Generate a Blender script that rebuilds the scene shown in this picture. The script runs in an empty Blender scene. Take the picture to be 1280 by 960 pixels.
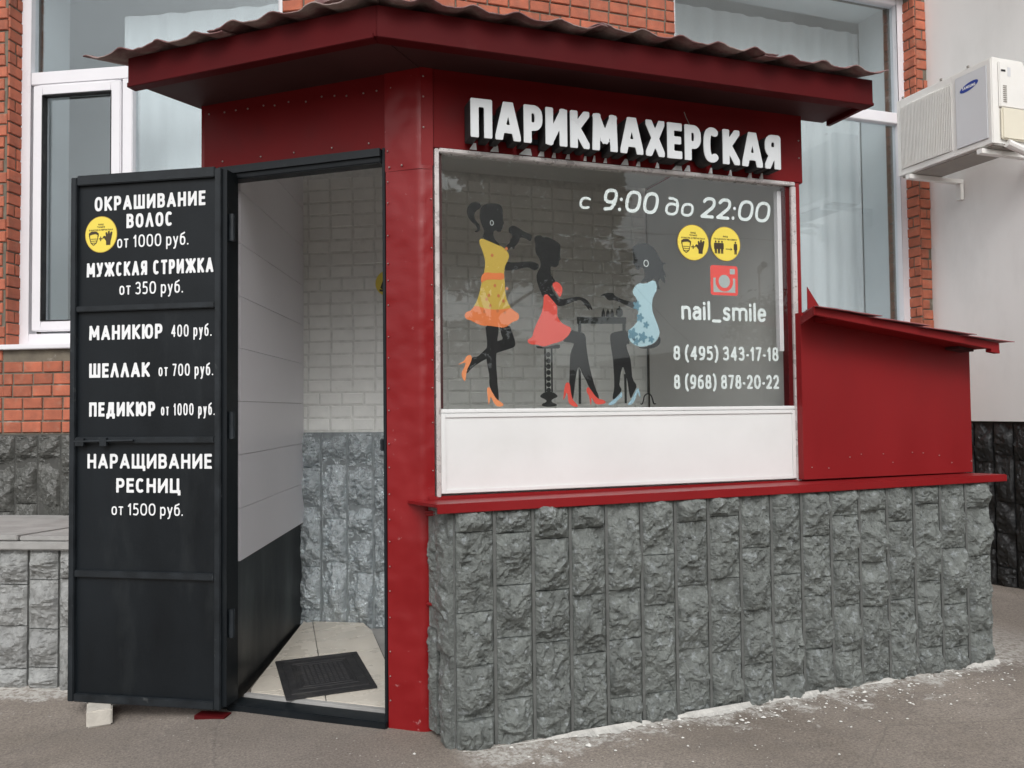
import bpy, bmesh, math, random
import numpy as np
from mathutils import Vector, Matrix, noise
from mathutils.geometry import tessellate_polygon

SC = bpy.context.scene
COL = SC.collection
R = math.radians
random.seed(7)

# ------------------------------------------------------------------ camera
cam = bpy.data.cameras.new('camera')
cam.sensor_fit = 'HORIZONTAL'
cam.sensor_width = 36.0
cam.lens = 36.0 * 1000.0 / 1280.0
cam.clip_start = 0.05
cam.clip_end = 2000
cam_o = bpy.data.objects.new('camera', cam)
COL.objects.link(cam_o)
cam_o.matrix_world = (Matrix.Translation((0, 0, 1.208)) @ Matrix.Rotation(R(-18.7), 4, 'Z')
                      @ Matrix.Rotation(R(91.85), 4, 'X') @ Matrix.Rotation(-0.0105, 4, 'Z'))
SC.camera = cam_o

# ------------------------------------------------------------------ sky and sun (overcast)
SUN_EL, SUN_AZ = 42.0, 196.0            # azimuth clockwise from +Y: behind the camera, to the right
world = bpy.data.worlds.new('World')
SC.world = world
world.use_nodes = True
wn, wl = world.node_tree.nodes, world.node_tree.links
wn.clear()
wo = wn.new('ShaderNodeOutputWorld')
bg = wn.new('ShaderNodeBackground')
sky = wn.new('ShaderNodeTexSky')
sky.sky_type = 'NISHITA'
sky.sun_disc = False
sky.sun_elevation = R(SUN_EL)
sky.sun_rotation = R(SUN_AZ)
sky.air_density = 1.0
sky.dust_density = 4.0
hs = wn.new('ShaderNodeHueSaturation')
hs.inputs['Saturation'].default_value = 0.12
tc = wn.new('ShaderNodeTexCoord')
mpg = wn.new('ShaderNodeMapping')
mpg.inputs['Scale'].default_value = (1.0, 1.0, 2.4)
cn = wn.new('ShaderNodeTexNoise')
cn.inputs['Scale'].default_value = 2.2
cn.inputs['Detail'].default_value = 6
cr = wn.new('ShaderNodeMapRange')
cr.inputs['From Min'].default_value = 0.3
cr.inputs['From Max'].default_value = 0.7
cr.inputs['To Min'].default_value = 0.8
cr.inputs['To Max'].default_value = 1.2
mx = wn.new('ShaderNodeMix')
mx.data_type = 'RGBA'
mx.blend_type = 'MULTIPLY'
mx.inputs['Factor'].default_value = 1.0
wl.new(sky.outputs[0], hs.inputs['Color'])
wl.new(tc.outputs['Generated'], mpg.inputs['Vector'])
wl.new(mpg.outputs[0], cn.inputs['Vector'])
wl.new(cn.outputs['Fac'], cr.inputs['Value'])
sx = wn.new('ShaderNodeSeparateXYZ')
wl.new(tc.outputs['Generated'], sx.inputs[0])
zr = wn.new('ShaderNodeMapRange')
zr.inputs['From Min'].default_value = 0.0
zr.inputs['From Max'].default_value = 1.0
zr.inputs['To Min'].default_value = 1.45
zr.inputs['To Max'].default_value = 2.3
wl.new(sx.outputs['Z'], zr.inputs['Value'])
mz = wn.new('ShaderNodeMix')
mz.data_type = 'RGBA'
mz.blend_type = 'MULTIPLY'
mz.inputs['Factor'].default_value = 1.0
wl.new(hs.outputs[0], mz.inputs['A'])
wl.new(zr.outputs[0], mz.inputs['B'])
wl.new(mz.outputs['Result'], mx.inputs['A'])
wl.new(cr.outputs[0], mx.inputs['B'])
wl.new(mx.outputs['Result'], bg.inputs['Color'])
bg.inputs['Strength'].default_value = 0.15
wl.new(bg.outputs[0], wo.inputs['Surface'])

sd = bpy.data.lights.new('sun', 'SUN')
sd.energy = 0.8
sd.angle = R(20)
sd.color = (1.0, 0.985, 0.96)
so = bpy.data.objects.new('sun', sd)
COL.objects.link(so)
az, el = R(SUN_AZ), R(SUN_EL)
sdir = Vector((math.sin(az) * math.cos(el), math.cos(az) * math.cos(el), math.sin(el)))
so.rotation_euler = (-sdir).to_track_quat('-Z', 'Y').to_euler()
so.location = sdir * 30

SC.view_settings.view_transform = 'Standard'
SC.view_settings.look = 'None'
SC.view_settings.gamma = 1
SC.view_settings.exposure = -0.53

# ------------------------------------------------------------------ materials
def new_mat(name):
    m = bpy.data.materials.new(name)
    m.use_nodes = True
    n, l = m.node_tree.nodes, m.node_tree.links
    return m, n, l, n['Principled BSDF']

def noise_node(n, l, vec, scale, detail=4, rough=0.55):
    t = n.new('ShaderNodeTexNoise')
    t.inputs['Scale'].default_value = scale
    t.inputs['Detail'].default_value = detail
    t.inputs['Roughness'].default_value = rough
    l.new(vec, t.inputs['Vector'])
    return t

def ramp(n, l, val, a, b, lo=0.0, hi=1.0):
    r = n.new('ShaderNodeMapRange')
    r.inputs['From Min'].default_value = a
    r.inputs['From Max'].default_value = b
    r.inputs['To Min'].default_value = lo
    r.inputs['To Max'].default_value = hi
    l.new(val, r.inputs['Value'])
    return r.outputs[0]

def mixc(n, l, fac, a, b, mode='MIX'):
    x = n.new('ShaderNodeMix')
    x.data_type = 'RGBA'
    x.blend_type = mode
    for s, v in (('Factor', fac), ('A', a), ('B', b)):
        if isinstance(v, bpy.types.NodeSocket):
            l.new(v, x.inputs[s])
        elif s == 'Factor':
            x.inputs[s].default_value = v
        else:
            x.inputs[s].default_value = (*v, 1) if len(v) == 3 else v
    return x.outputs['Result']

def mat(name, col, rough=0.6, metal=0.0, var=0.12, vscale=3.0, bump=0.0, bscale=60.0, bdist=0.002,
        rnd=0.0, dirt_or_glint=None, dscale=4.0, dlo=0.55, dhi=0.75, spec=0.5, stretch=None, wave=0.0, wscale=3.0, rvar=0.1,
        damt=0.8):
    m, n, l, p = new_mat(name)
    geo = n.new('ShaderNodeNewGeometry')
    vec = geo.outputs['Position']
    if stretch:
        mp = n.new('ShaderNodeMapping')
        mp.inputs['Scale'].default_value = stretch
        l.new(vec, mp.inputs['Vector'])
        vec = mp.outputs[0]
    t = noise_node(n, l, vec, vscale, 5)
    f = ramp(n, l, t.outputs['Fac'], 0.3, 0.7, 1 - var, 1 + var)
    c = mixc(n, l, 1.0, col, f, 'MULTIPLY')
    if rnd:
        oi = n.new('ShaderNodeObjectInfo')
        g = ramp(n, l, oi.outputs['Random'], 0, 1, 1 - rnd, 1 + rnd)
        c = mixc(n, l, 1.0, c, g, 'MULTIPLY')
    if dirt_or_glint:
        d = noise_node(n, l, vec, dscale, 8, 0.65)
        df = ramp(n, l, d.outputs['Fac'], dlo, dhi, 0, damt)
        c = mixc(n, l, df, c, dirt_or_glint)
    l.new(c, p.inputs['Base Color'])
    p.inputs['Metallic'].default_value = metal
    p.inputs['Specular IOR Level'].default_value = spec
    rr = ramp(n, l, t.outputs['Fac'], 0.3, 0.7, max(0.02, rough - rvar), min(1, rough + rvar))
    l.new(rr, p.inputs['Roughness'])
    prev = None
    if wave:
        w = noise_node(n, l, geo.outputs['Position'], wscale, 2)
        b = n.new('ShaderNodeBump')
        b.inputs['Strength'].default_value = 1.0
        b.inputs['Distance'].default_value = wave
        l.new(w.outputs['Fac'], b.inputs['Height'])
        prev = b
    if bump:
        w = noise_node(n, l, geo.outputs['Position'], bscale, 6, 0.65)
        b2 = n.new('ShaderNodeBump')
        b2.inputs['Strength'].default_value = bump
        b2.inputs['Distance'].default_value = bdist
        l.new(w.outputs['Fac'], b2.inputs['Height'])
        if prev:
            l.new(prev.outputs[0], b2.inputs['Normal'])
        prev = b2
    if prev:
        l.new(prev.outputs[0], p.inputs['Normal'])
    return m

def glass_mat(name, tint, fac, fscale, wob=0.0):
    m, n, l, p = new_mat(name)
    n.remove(p)
    out = n['Material Output']
    tr = n.new('ShaderNodeBsdfTransparent')
    tr.inputs['Color'].default_value = (*tint, 1)
    gl = n.new('ShaderNodeBsdfGlossy')
    gl.inputs['Roughness'].default_value = 0.004
    gl.inputs['Color'].default_value = (0.92, 0.985, 1.0, 1)
    fr = n.new('ShaderNodeLayerWeight')          # Schlick: same from both sides of the pane
    fr.inputs['Blend'].default_value = 0.5
    pw = n.new('ShaderNodeMath')
    pw.operation = 'POWER'
    pw.inputs[1].default_value = 5.0
    l.new(fr.outputs['Facing'], pw.inputs[0])
    f = ramp(n, l, pw.outputs[0], 0, 1, fac, min(1.0, fac + fscale))
    ms = n.new('ShaderNodeMixShader')
    l.new(f, ms.inputs[0])
    l.new(tr.outputs[0], ms.inputs[1])
    l.new(gl.outputs[0], ms.inputs[2])
    if wob:
        geo = n.new('ShaderNodeNewGeometry')
        w = noise_node(n, l, geo.outputs['Position'], 1.6, 2)
        b = n.new('ShaderNodeBump')
        b.inputs['Strength'].default_value = 1
        b.inputs['Distance'].default_value = wob
        l.new(w.outputs['Fac'], b.inputs['Height'])
        l.new(b.outputs[0], gl.inputs['Normal'])
    l.new(ms.outputs[0], out.inputs['Surface'])
    return m

RED = (0.215, 0.0055, 0.0075)
M = {}
M['red'] = mat('red_paint', RED, 0.45, spec=0.35, var=0.10, vscale=2.2, wave=0.006, wscale=3.0, bump=0.25, bscale=90, bdist=0.0012,
               dirt_or_glint=(0.14, 0.012, 0.014), dscale=2.6, dlo=0.5, dhi=0.8, damt=0.55)
M['red_post'] = mat('red_paint_dented', RED, 0.38, spec=0.4, var=0.10, vscale=3, wave=0.020, wscale=5, bump=0.3, bscale=60, bdist=0.0012,
                    dirt_or_glint=(0.42, 0.20, 0.20), dscale=26, dlo=0.66, dhi=0.72, damt=0.7)
M['red_board'] = mat('red_painted_board', (0.21, 0.0065, 0.0085), 0.55, spec=0.3, var=0.08, vscale=4, bump=0.35, bscale=120, bdist=0.001,
                     dirt_or_glint=(0.16, 0.02, 0.02), dscale=3, dlo=0.6, dhi=0.85, damt=0.35, stretch=(1, 1, 0.5))
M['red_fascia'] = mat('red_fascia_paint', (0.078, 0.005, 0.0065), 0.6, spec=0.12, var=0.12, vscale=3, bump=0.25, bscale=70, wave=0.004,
                      dirt_or_glint=(0.12, 0.03, 0.03), dscale=5, dlo=0.6, dhi=0.8, damt=0.5)
M['red_eave_shade'] = mat('red_paint_eave_shade', (0.165, 0.006, 0.0075), 0.5, spec=0.2, var=0.12, vscale=2.2, wave=0.005, bump=0.25, bscale=90, bdist=0.0012,
               dirt_or_glint=(0.08, 0.012, 0.012), dscale=3, dlo=0.5, dhi=0.8, damt=0.5)  # same red paint, darkened so the eave's shade sits in the colour
M['roof'] = mat('weathered_roof_sheet', (0.17, 0.075, 0.075), 0.65, var=0.3, vscale=8, bump=0.6, bscale=45, bdist=0.003,
                dirt_or_glint=(0.30, 0.24, 0.22), dscale=7, dlo=0.45, dhi=0.62, damt=0.8)
M['annex_roof'] = mat('thin_roof_sheet', (0.33, 0.11, 0.12), 0.5, var=0.2, vscale=8, bump=0.4, bscale=60,
                      dirt_or_glint=(0.3, 0.2, 0.2), dscale=8, dlo=0.5, dhi=0.7, damt=0.5)
M['black'] = mat('black_steel_paint', (0.0055, 0.008, 0.0105), 0.45, spec=0.3, var=0.25, vscale=4, bump=0.25, bscale=80, wave=0.006, wscale=3,
                 dirt_or_glint=(0.035, 0.04, 0.042), dscale=5, dlo=0.55, dhi=0.8, damt=0.5, stretch=(1, 1, 0.3))
M['black_bar'] = mat('dark_grey_steel_bar', (0.013, 0.0165, 0.020), 0.45, spec=0.35, var=0.3, vscale=14, bump=0.4, bscale=60,
                     dirt_or_glint=(0.10, 0.105, 0.105), dscale=22, dlo=0.62, dhi=0.72, damt=0.5)
M['white_panel'] = mat('white_plastic_panel', (0.705, 0.715, 0.71), 0.4, spec=0.4, var=0.035, bump=0.05, bscale=30,
                       dirt_or_glint=(0.50, 0.50, 0.46), dscale=2.2, dlo=0.5, dhi=0.95, damt=0.4)
M['pvc'] = mat('white_window_plastic', (0.74, 0.73, 0.76), 0.35, var=0.03, dirt_or_glint=(0.55, 0.53, 0.52), dscale=12, dlo=0.6, dhi=0.8, damt=0.4)
M['alu'] = mat('worn_white_metal_strip', (0.62, 0.58, 0.57), 0.3, metal=0.35, var=0.12, vscale=20, dirt_or_glint=(0.22, 0.12, 0.11), dscale=25, dlo=0.6, dhi=0.7, damt=0.6, bump=0.2)
M['plank'] = mat('pale_lilac_plank', (0.88, 0.86, 0.90), 0.45, var=0.03, vscale=1.5, bump=0.08, bscale=20)
M['brick'] = mat('orange_brick', (0.39, 0.115, 0.064), 0.8, var=0.22, vscale=14, bump=0.7, bscale=90, bdist=0.003, rnd=0.2,
                 dirt_or_glint=(0.36, 0.22, 0.15), dscale=16, dlo=0.55, dhi=0.75, damt=0.5)
M['brick_white'] = mat('white_painted_brick', (0.87, 0.88, 0.85), 0.55, var=0.05, vscale=10, bump=0.5, bscale=60, bdist=0.002, rnd=0.03,
                       dirt_or_glint=(0.4, 0.4, 0.37), dscale=9, dlo=0.6, dhi=0.8, damt=0.4)
M['mortar'] = mat('mortar', (0.15, 0.13, 0.10), 0.9, var=0.25, vscale=18, bump=0.6, bscale=120,
                  dirt_or_glint=(0.38, 0.35, 0.31), dscale=7, dlo=0.6, dhi=0.7, damt=0.8)
M['mortar_white'] = mat('white_painted_mortar', (0.74, 0.75, 0.72), 0.6, var=0.12, vscale=30, bump=0.5, bscale=80)
M['rock'] = mat('grey_painted_rock_face', (0.150, 0.163, 0.154), 0.42, var=0.35, vscale=26, bump=1.0, bscale=85, bdist=0.011, rnd=0.10,
                dirt_or_glint=(0.34, 0.37, 0.38), dscale=34, dlo=0.55, dhi=0.66, damt=0.65)  # paler patches put highlights of the rough faces into the colour
M['joint'] = mat('grey_painted_mortar', (0.105, 0.11, 0.105), 0.8, var=0.2, vscale=30, bump=0.6, bscale=90)
M['rock_dark'] = mat('dark_grey_painted_rock', (0.082, 0.083, 0.076), 0.34, var=0.25, vscale=22, bump=0.8, bscale=75, bdist=0.006, rnd=0.08,
                     dirt_or_glint=(0.13, 0.13, 0.12), dscale=20, dlo=0.55, dhi=0.7, damt=0.5)
M['joint_dark'] = mat('dark_grey_mortar', (0.06, 0.06, 0.055), 0.7, var=0.2, vscale=30, bump=0.5, bscale=90)
M['rock_black'] = mat('black_painted_rock', (0.022, 0.023, 0.024), 0.38, var=0.25, vscale=22, bump=0.8, bscale=75, bdist=0.006, rnd=0.08)
M['rock_silver'] = mat('silver_painted_rock', (0.52, 0.57, 0.59), 0.2, metal=0.65, var=0.3, vscale=22, bump=1.0, bscale=75, bdist=0.013, rnd=0.06)
M['joint_silver'] = mat('silver_painted_mortar', (0.28, 0.31, 0.32), 0.4, metal=0.4, var=0.2, vscale=30, bump=0.4)
M['rock_light'] = mat('pale_grey_rock', (0.27, 0.275, 0.27), 0.7, var=0.22, vscale=22, bump=0.8, bscale=70, bdist=0.006, rnd=0.08,
                      dirt_or_glint=(0.17, 0.17, 0.16), dscale=16, dlo=0.5, dhi=0.7, damt=0.6)
M['concrete'] = mat('concrete', (0.34, 0.335, 0.325), 0.85, var=0.15, vscale=8, bump=0.5, bscale=60,
                    dirt_or_glint=(0.2, 0.19, 0.18), dscale=6, dlo=0.5, dhi=0.7, damt=0.5)
M['tile'] = mat('cream_floor_tile', (0.66, 0.61, 0.53), 0.30, var=0.07, vscale=5, rnd=0.04, dirt_or_glint=(0.30, 0.27, 0.23), dscale=7, dlo=0.55, dhi=0.8, damt=0.4)
M['grout'] = mat('grout', (0.16, 0.15, 0.135), 0.9)
M['rubber'] = mat('black_rubber', (0.016, 0.016, 0.018), 0.75, var=0.2, vscale=20, bump=0.5, bscale=200, dirt_or_glint=(0.04, 0.038, 0.035), dscale=12, dlo=0.5, dhi=0.7)
M['ac'] = mat('white_ac_casing', (0.80, 0.79, 0.76), 0.4, var=0.04, vscale=5, dirt_or_glint=(0.58, 0.55, 0.48), dscale=5, dlo=0.5, dhi=0.8, damt=0.35)
M['ac_panel'] = mat('pale_grey_ac_panel', (0.64, 0.65, 0.67), 0.35, var=0.02)
M['ac_cream'] = mat('cream_ac_cover', (0.74, 0.70, 0.58), 0.4, var=0.03)
M['ac_fin'] = mat('beige_fins', (0.34, 0.29, 0.26), 0.6, var=0.15, vscale=8, bump=0.4, bscale=150)
M['ac_under'] = mat('ac_underside', (0.30, 0.28, 0.25), 0.6, var=0.15, vscale=8)
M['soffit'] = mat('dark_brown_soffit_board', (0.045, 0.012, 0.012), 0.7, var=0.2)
M['white_lining'] = mat('white_lining_board', (0.66, 0.66, 0.64), 0.6, var=0.04)
M['dark'] = mat('dark_void', (0.012, 0.012, 0.013), 0.8)
M['blue'] = mat('blue_print', (0.015, 0.045, 0.30), 0.4)
M['wallwhite'] = mat('off_white_wall_panel', (0.82, 0.81, 0.795), 0.6, var=0.05, vscale=1.2, bump=0.12, bscale=14, bdist=0.004, stretch=(1, 1, 0.4),
                     dirt_or_glint=(0.45, 0.44, 0.42), dscale=1.6, dlo=0.5, dhi=0.8, damt=0.35)
M['curtain'] = mat('pale_curtain', (0.64, 0.665, 0.68), 0.9, var=0.06, vscale=7, stretch=(1, 1, 0.15))
M['room'] = mat('room_wall', (0.55, 0.56, 0.56), 0.9, var=0.05)
M['jamb'] = mat('pale_window_reveal', (0.62, 0.66, 0.68), 0.7, var=0.04)
M['lletter'] = mat('white_letter_face', (0.64, 0.665, 0.68), 0.35, var=0.02, vscale=10, dirt_or_glint=(0.55, 0.57, 0.57), dscale=14, dlo=0.6, dhi=0.85, damt=0.3)
M['print'] = mat('white_print', (0.80, 0.81, 0.82), 0.5, var=0.03, vscale=30, dirt_or_glint=(0.3, 0.3, 0.3), dscale=60, dlo=0.68, dhi=0.76, damt=0.4)
M['window_print'] = mat('white_film_lettering', (0.70, 0.76, 0.76), 0.5, var=0.02)
M['yellow'] = mat('yellow_sticker', (0.80, 0.64, 0.09), 0.4, var=0.02)
M['sticker_dark'] = mat('sticker_print', (0.045, 0.03, 0.015), 0.6)
M['yellow_edge'] = mat('sticker_edge', (0.40, 0.26, 0.04), 0.5)
SIL = {'k': (0.004, 0.004, 0.005), 'K': (0.006, 0.007, 0.007), 'y': (0.47, 0.33, 0.055), 'o': (0.62, 0.17, 0.05), 'p': (0.72, 0.26, 0.11),
       'r': (0.60, 0.075, 0.055), 'b': (0.34, 0.50, 0.56), 'B': (0.28, 0.42, 0.50), 'F': (0.08, 0.20, 0.27), 'd': (0.45, 0.14, 0.05), 's': (0.75, 0.32, 0.30)}
for k, c in SIL.items():
    M['sil_' + k] = mat('film_' + {'k': 'black', 'K': 'dark', 'y': 'ochre', 'o': 'orange', 'p': 'peach', 'r': 'coral', 'b': 'pale_blue', 'B': 'blue', 'F': 'deep_blue', 'd': 'rust', 's': 'pink'}[k],
                        c, 0.5, var=0.02)
M['insta'] = mat('red_film', (0.75, 0.05, 0.035), 0.5, var=0.02)
M['wire'] = mat('pale_wire', (0.3, 0.28, 0.26), 0.5)
M['steel'] = mat('screw_steel', (0.42, 0.36, 0.34), 0.4, metal=0.5)
M['white_brick'] = mat('silicate_brick', (0.50, 0.47, 0.42), 0.85, var=0.15, vscale=20, bump=0.7, bscale=80, bdist=0.004)
M['leaf'] = mat('foliage', (0.055, 0.10, 0.03), 0.6, var=0.35, vscale=0.9, rnd=0.1)
M['bark'] = mat('bark', (0.09, 0.07, 0.055), 0.9, var=0.3, vscale=6, bump=0.8, bscale=20)
M['garage'] = mat('dark_green_metal', (0.035, 0.055, 0.05), 0.6, var=0.1)
M['chip'] = mat('white_paint_chip', (0.66, 0.65, 0.62), 0.8, var=0.1, vscale=40)
M['splash'] = mat('cement_splash', (0.46, 0.45, 0.425), 0.9, var=0.2, vscale=30, bump=0.6, bscale=70)
M['glass_kiosk'] = glass_mat('kiosk_glass', (0.99, 0.995, 0.99), 0.034, 0.9, 0.0006)
M['glass_main'] = glass_mat('house_glass', (0.95, 0.975, 0.98), 0.12, 1.0, 0.0008)

# ------------------------------------------------------------------ object helpers
def link(o):
    COL.objects.link(o)
    return o

def thing(name, label, cat, loc=(0, 0, 0), group=None):
    o = link(bpy.data.objects.new(name, None))
    o.empty_display_size = 0.1
    o.location = loc
    o['label'] = label
    o['category'] = cat
    if group:
        o['group'] = group
    return o

def rootloc(o):
    v = Vector((0, 0, 0))
    while o is not None:
        v += o.location
        o = o.parent
    return v

def part(name, bm, m, parent=None, smooth=False, label=None, kind=None, bevel=0.0):
    """link a bmesh given in world coordinates as one object"""
    if bevel:
        bmesh.ops.remove_doubles(bm, verts=bm.verts, dist=1e-5)
        ed = [e for e in bm.edges if len(e.link_faces) == 2 and e.calc_face_angle(0) > 0.5]
        bmesh.ops.bevel(bm, geom=ed, offset=bevel, segments=2, affect='EDGES', clamp_overlap=True)
    me = bpy.data.meshes.new(name)
    off = rootloc(parent) if parent else Vector((0, 0, 0))
    if parent:
        bmesh.ops.translate(bm, verts=bm.verts, vec=-off)
    bmesh.ops.recalc_face_normals(bm, faces=bm.faces)
    bm.to_mesh(me)
    bm.free()
    if m:
        me.materials.append(m)
    if smooth:
        for p in me.polygons:
            p.use_smooth = True
    o = link(bpy.data.objects.new(name, me))
    if parent:
        o.parent = parent
    if label:
        o['label'] = label
    if kind:
        o['kind'] = kind
    return o

def place(name, me, parent, loc, rotz=0.0, scale=(1, 1, 1)):
    o = link(bpy.data.objects.new(name, me))
    o.parent = parent
    o.location = Vector(loc) - rootloc(parent)
    o.rotation_euler = (0, 0, rotz)
    o.scale = scale
    return o

class Fr:
    """vertical plane frame: u along the plane, d towards the viewer side, z up"""
    def __init__(s, o, du, out):
        s.o = Vector((o[0], o[1], 0))
        s.u = Vector((du[0], du[1], 0)).normalized()
        s.n = Vector((out[0], out[1], 0)).normalized()
    def __call__(s, u, d, z):
        p = s.o + s.u * u + s.n * d
        p.z = z
        return p
    def rot(s):
        return math.atan2(s.u.y, s.u.x)

def quadbox(bm, pts8):
    v = [bm.verts.new(p) for p in pts8]
    for f in ((0, 1, 2, 3), (7, 6, 5, 4), (0, 4, 5, 1), (1, 5, 6, 2), (2, 6, 7, 3), (3, 7, 4, 0)):
        bm.faces.new([v[i] for i in f])

def fbox(bm, F, u0, u1, d0, d1, z0, z1):
    quadbox(bm, [F(u0, d0, z0), F(u1, d0, z0), F(u1, d1, z0), F(u0, d1, z0),
                 F(u0, d0, z1), F(u1, d0, z1), F(u1, d1, z1), F(u0, d1, z1)])
    return bm

def BM(*boxes):
    bm = bmesh.new()
    for b in boxes:
        fbox(bm, *b)
    return bm

def prism(bm, poly, z0, z1):
    """poly: list of (x, y); z0, z1 numbers or functions of (x, y)"""
    f0 = z0 if callable(z0) else (lambda x, y: z0)
    f1 = z1 if callable(z1) else (lambda x, y: z1)
    a = [bm.verts.new((x, y, f0(x, y))) for x, y in poly]
    b = [bm.verts.new((x, y, f1(x, y))) for x, y in poly]
    bm.faces.new(a[::-1])
    bm.faces.new(b)
    n = len(poly)
    for i in range(n):
        bm.faces.new((a[i], a[(i + 1) % n], b[(i + 1) % n], b[i]))
    return bm

def tube(bm, pts, r, seg=8, r1=None):
    pts = [Vector(p) for p in pts]
    rings = []
    n = len(pts)
    for i, p in enumerate(pts):
        t = (pts[min(i + 1, n - 1)] - pts[max(i - 1, 0)]).normalized()
        a = t.cross(Vector((0, 0, 1)))
        if a.length < 1e-3:
            a = t.cross(Vector((0, 1, 0)))
        a.normalize()
        b = t.cross(a)
        rr = r if r1 is None else r + (r1 - r) * i / (n - 1)
        rings.append([bm.verts.new(p + (a * math.cos(q) + b * math.sin(q)) * rr) for q in [2 * math.pi * k / seg for k in range(seg)]])
    for i in range(n - 1):
        for k in range(seg):
            bm.faces.new((rings[i][k], rings[i][(k + 1) % seg], rings[i + 1][(k + 1) % seg], rings[i + 1][k]))
    bm.faces.new(rings[0][::-1])
    bm.faces.new(rings[-1])
    return bm

def flat(bm, F, poly, d):
    """flat polygon (u, z) on frame F at offset d, filled whatever its outline"""
    tri = tessellate_polygon([[Vector((a, b, 0)) for a, b in poly]])
    v = [bm.verts.new(F(a, d, b)) for a, b in poly]
    for t in tri:
        try:
            bm.faces.new([v[i] for i in t])
        except ValueError:
            pass
    return bm

def chaikin(p, it=1):
    for _ in range(it):
        q = []
        for i in range(len(p)):
            a, b = p[i], p[(i + 1) % len(p)]
            q.append((a[0] * .75 + b[0] * .25, a[1] * .75 + b[1] * .25))
            q.append((a[0] * .25 + b[0] * .75, a[1] * .25 + b[1] * .75))
        p = q
    return p

def ell(cu, cz, ru, rz, n=32):
    return [(cu + ru * math.cos(2 * math.pi * i / n), cz + rz * math.sin(2 * math.pi * i / n)) for i in range(n)]

# ------------------------------------------------------------------ stroke lettering
def se(cx, cy, rx, ry, a0, a1, n=14, e=0.78):
    out = []
    for i in range(n + 1):
        a = R(a0 + (a1 - a0) * i / n)
        c, s = math.cos(a), math.sin(a)
        out.append((cx + rx * math.copysign(abs(c) ** e, c), cy + ry * math.copysign(abs(s) ** e, s)))
    return out

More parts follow.
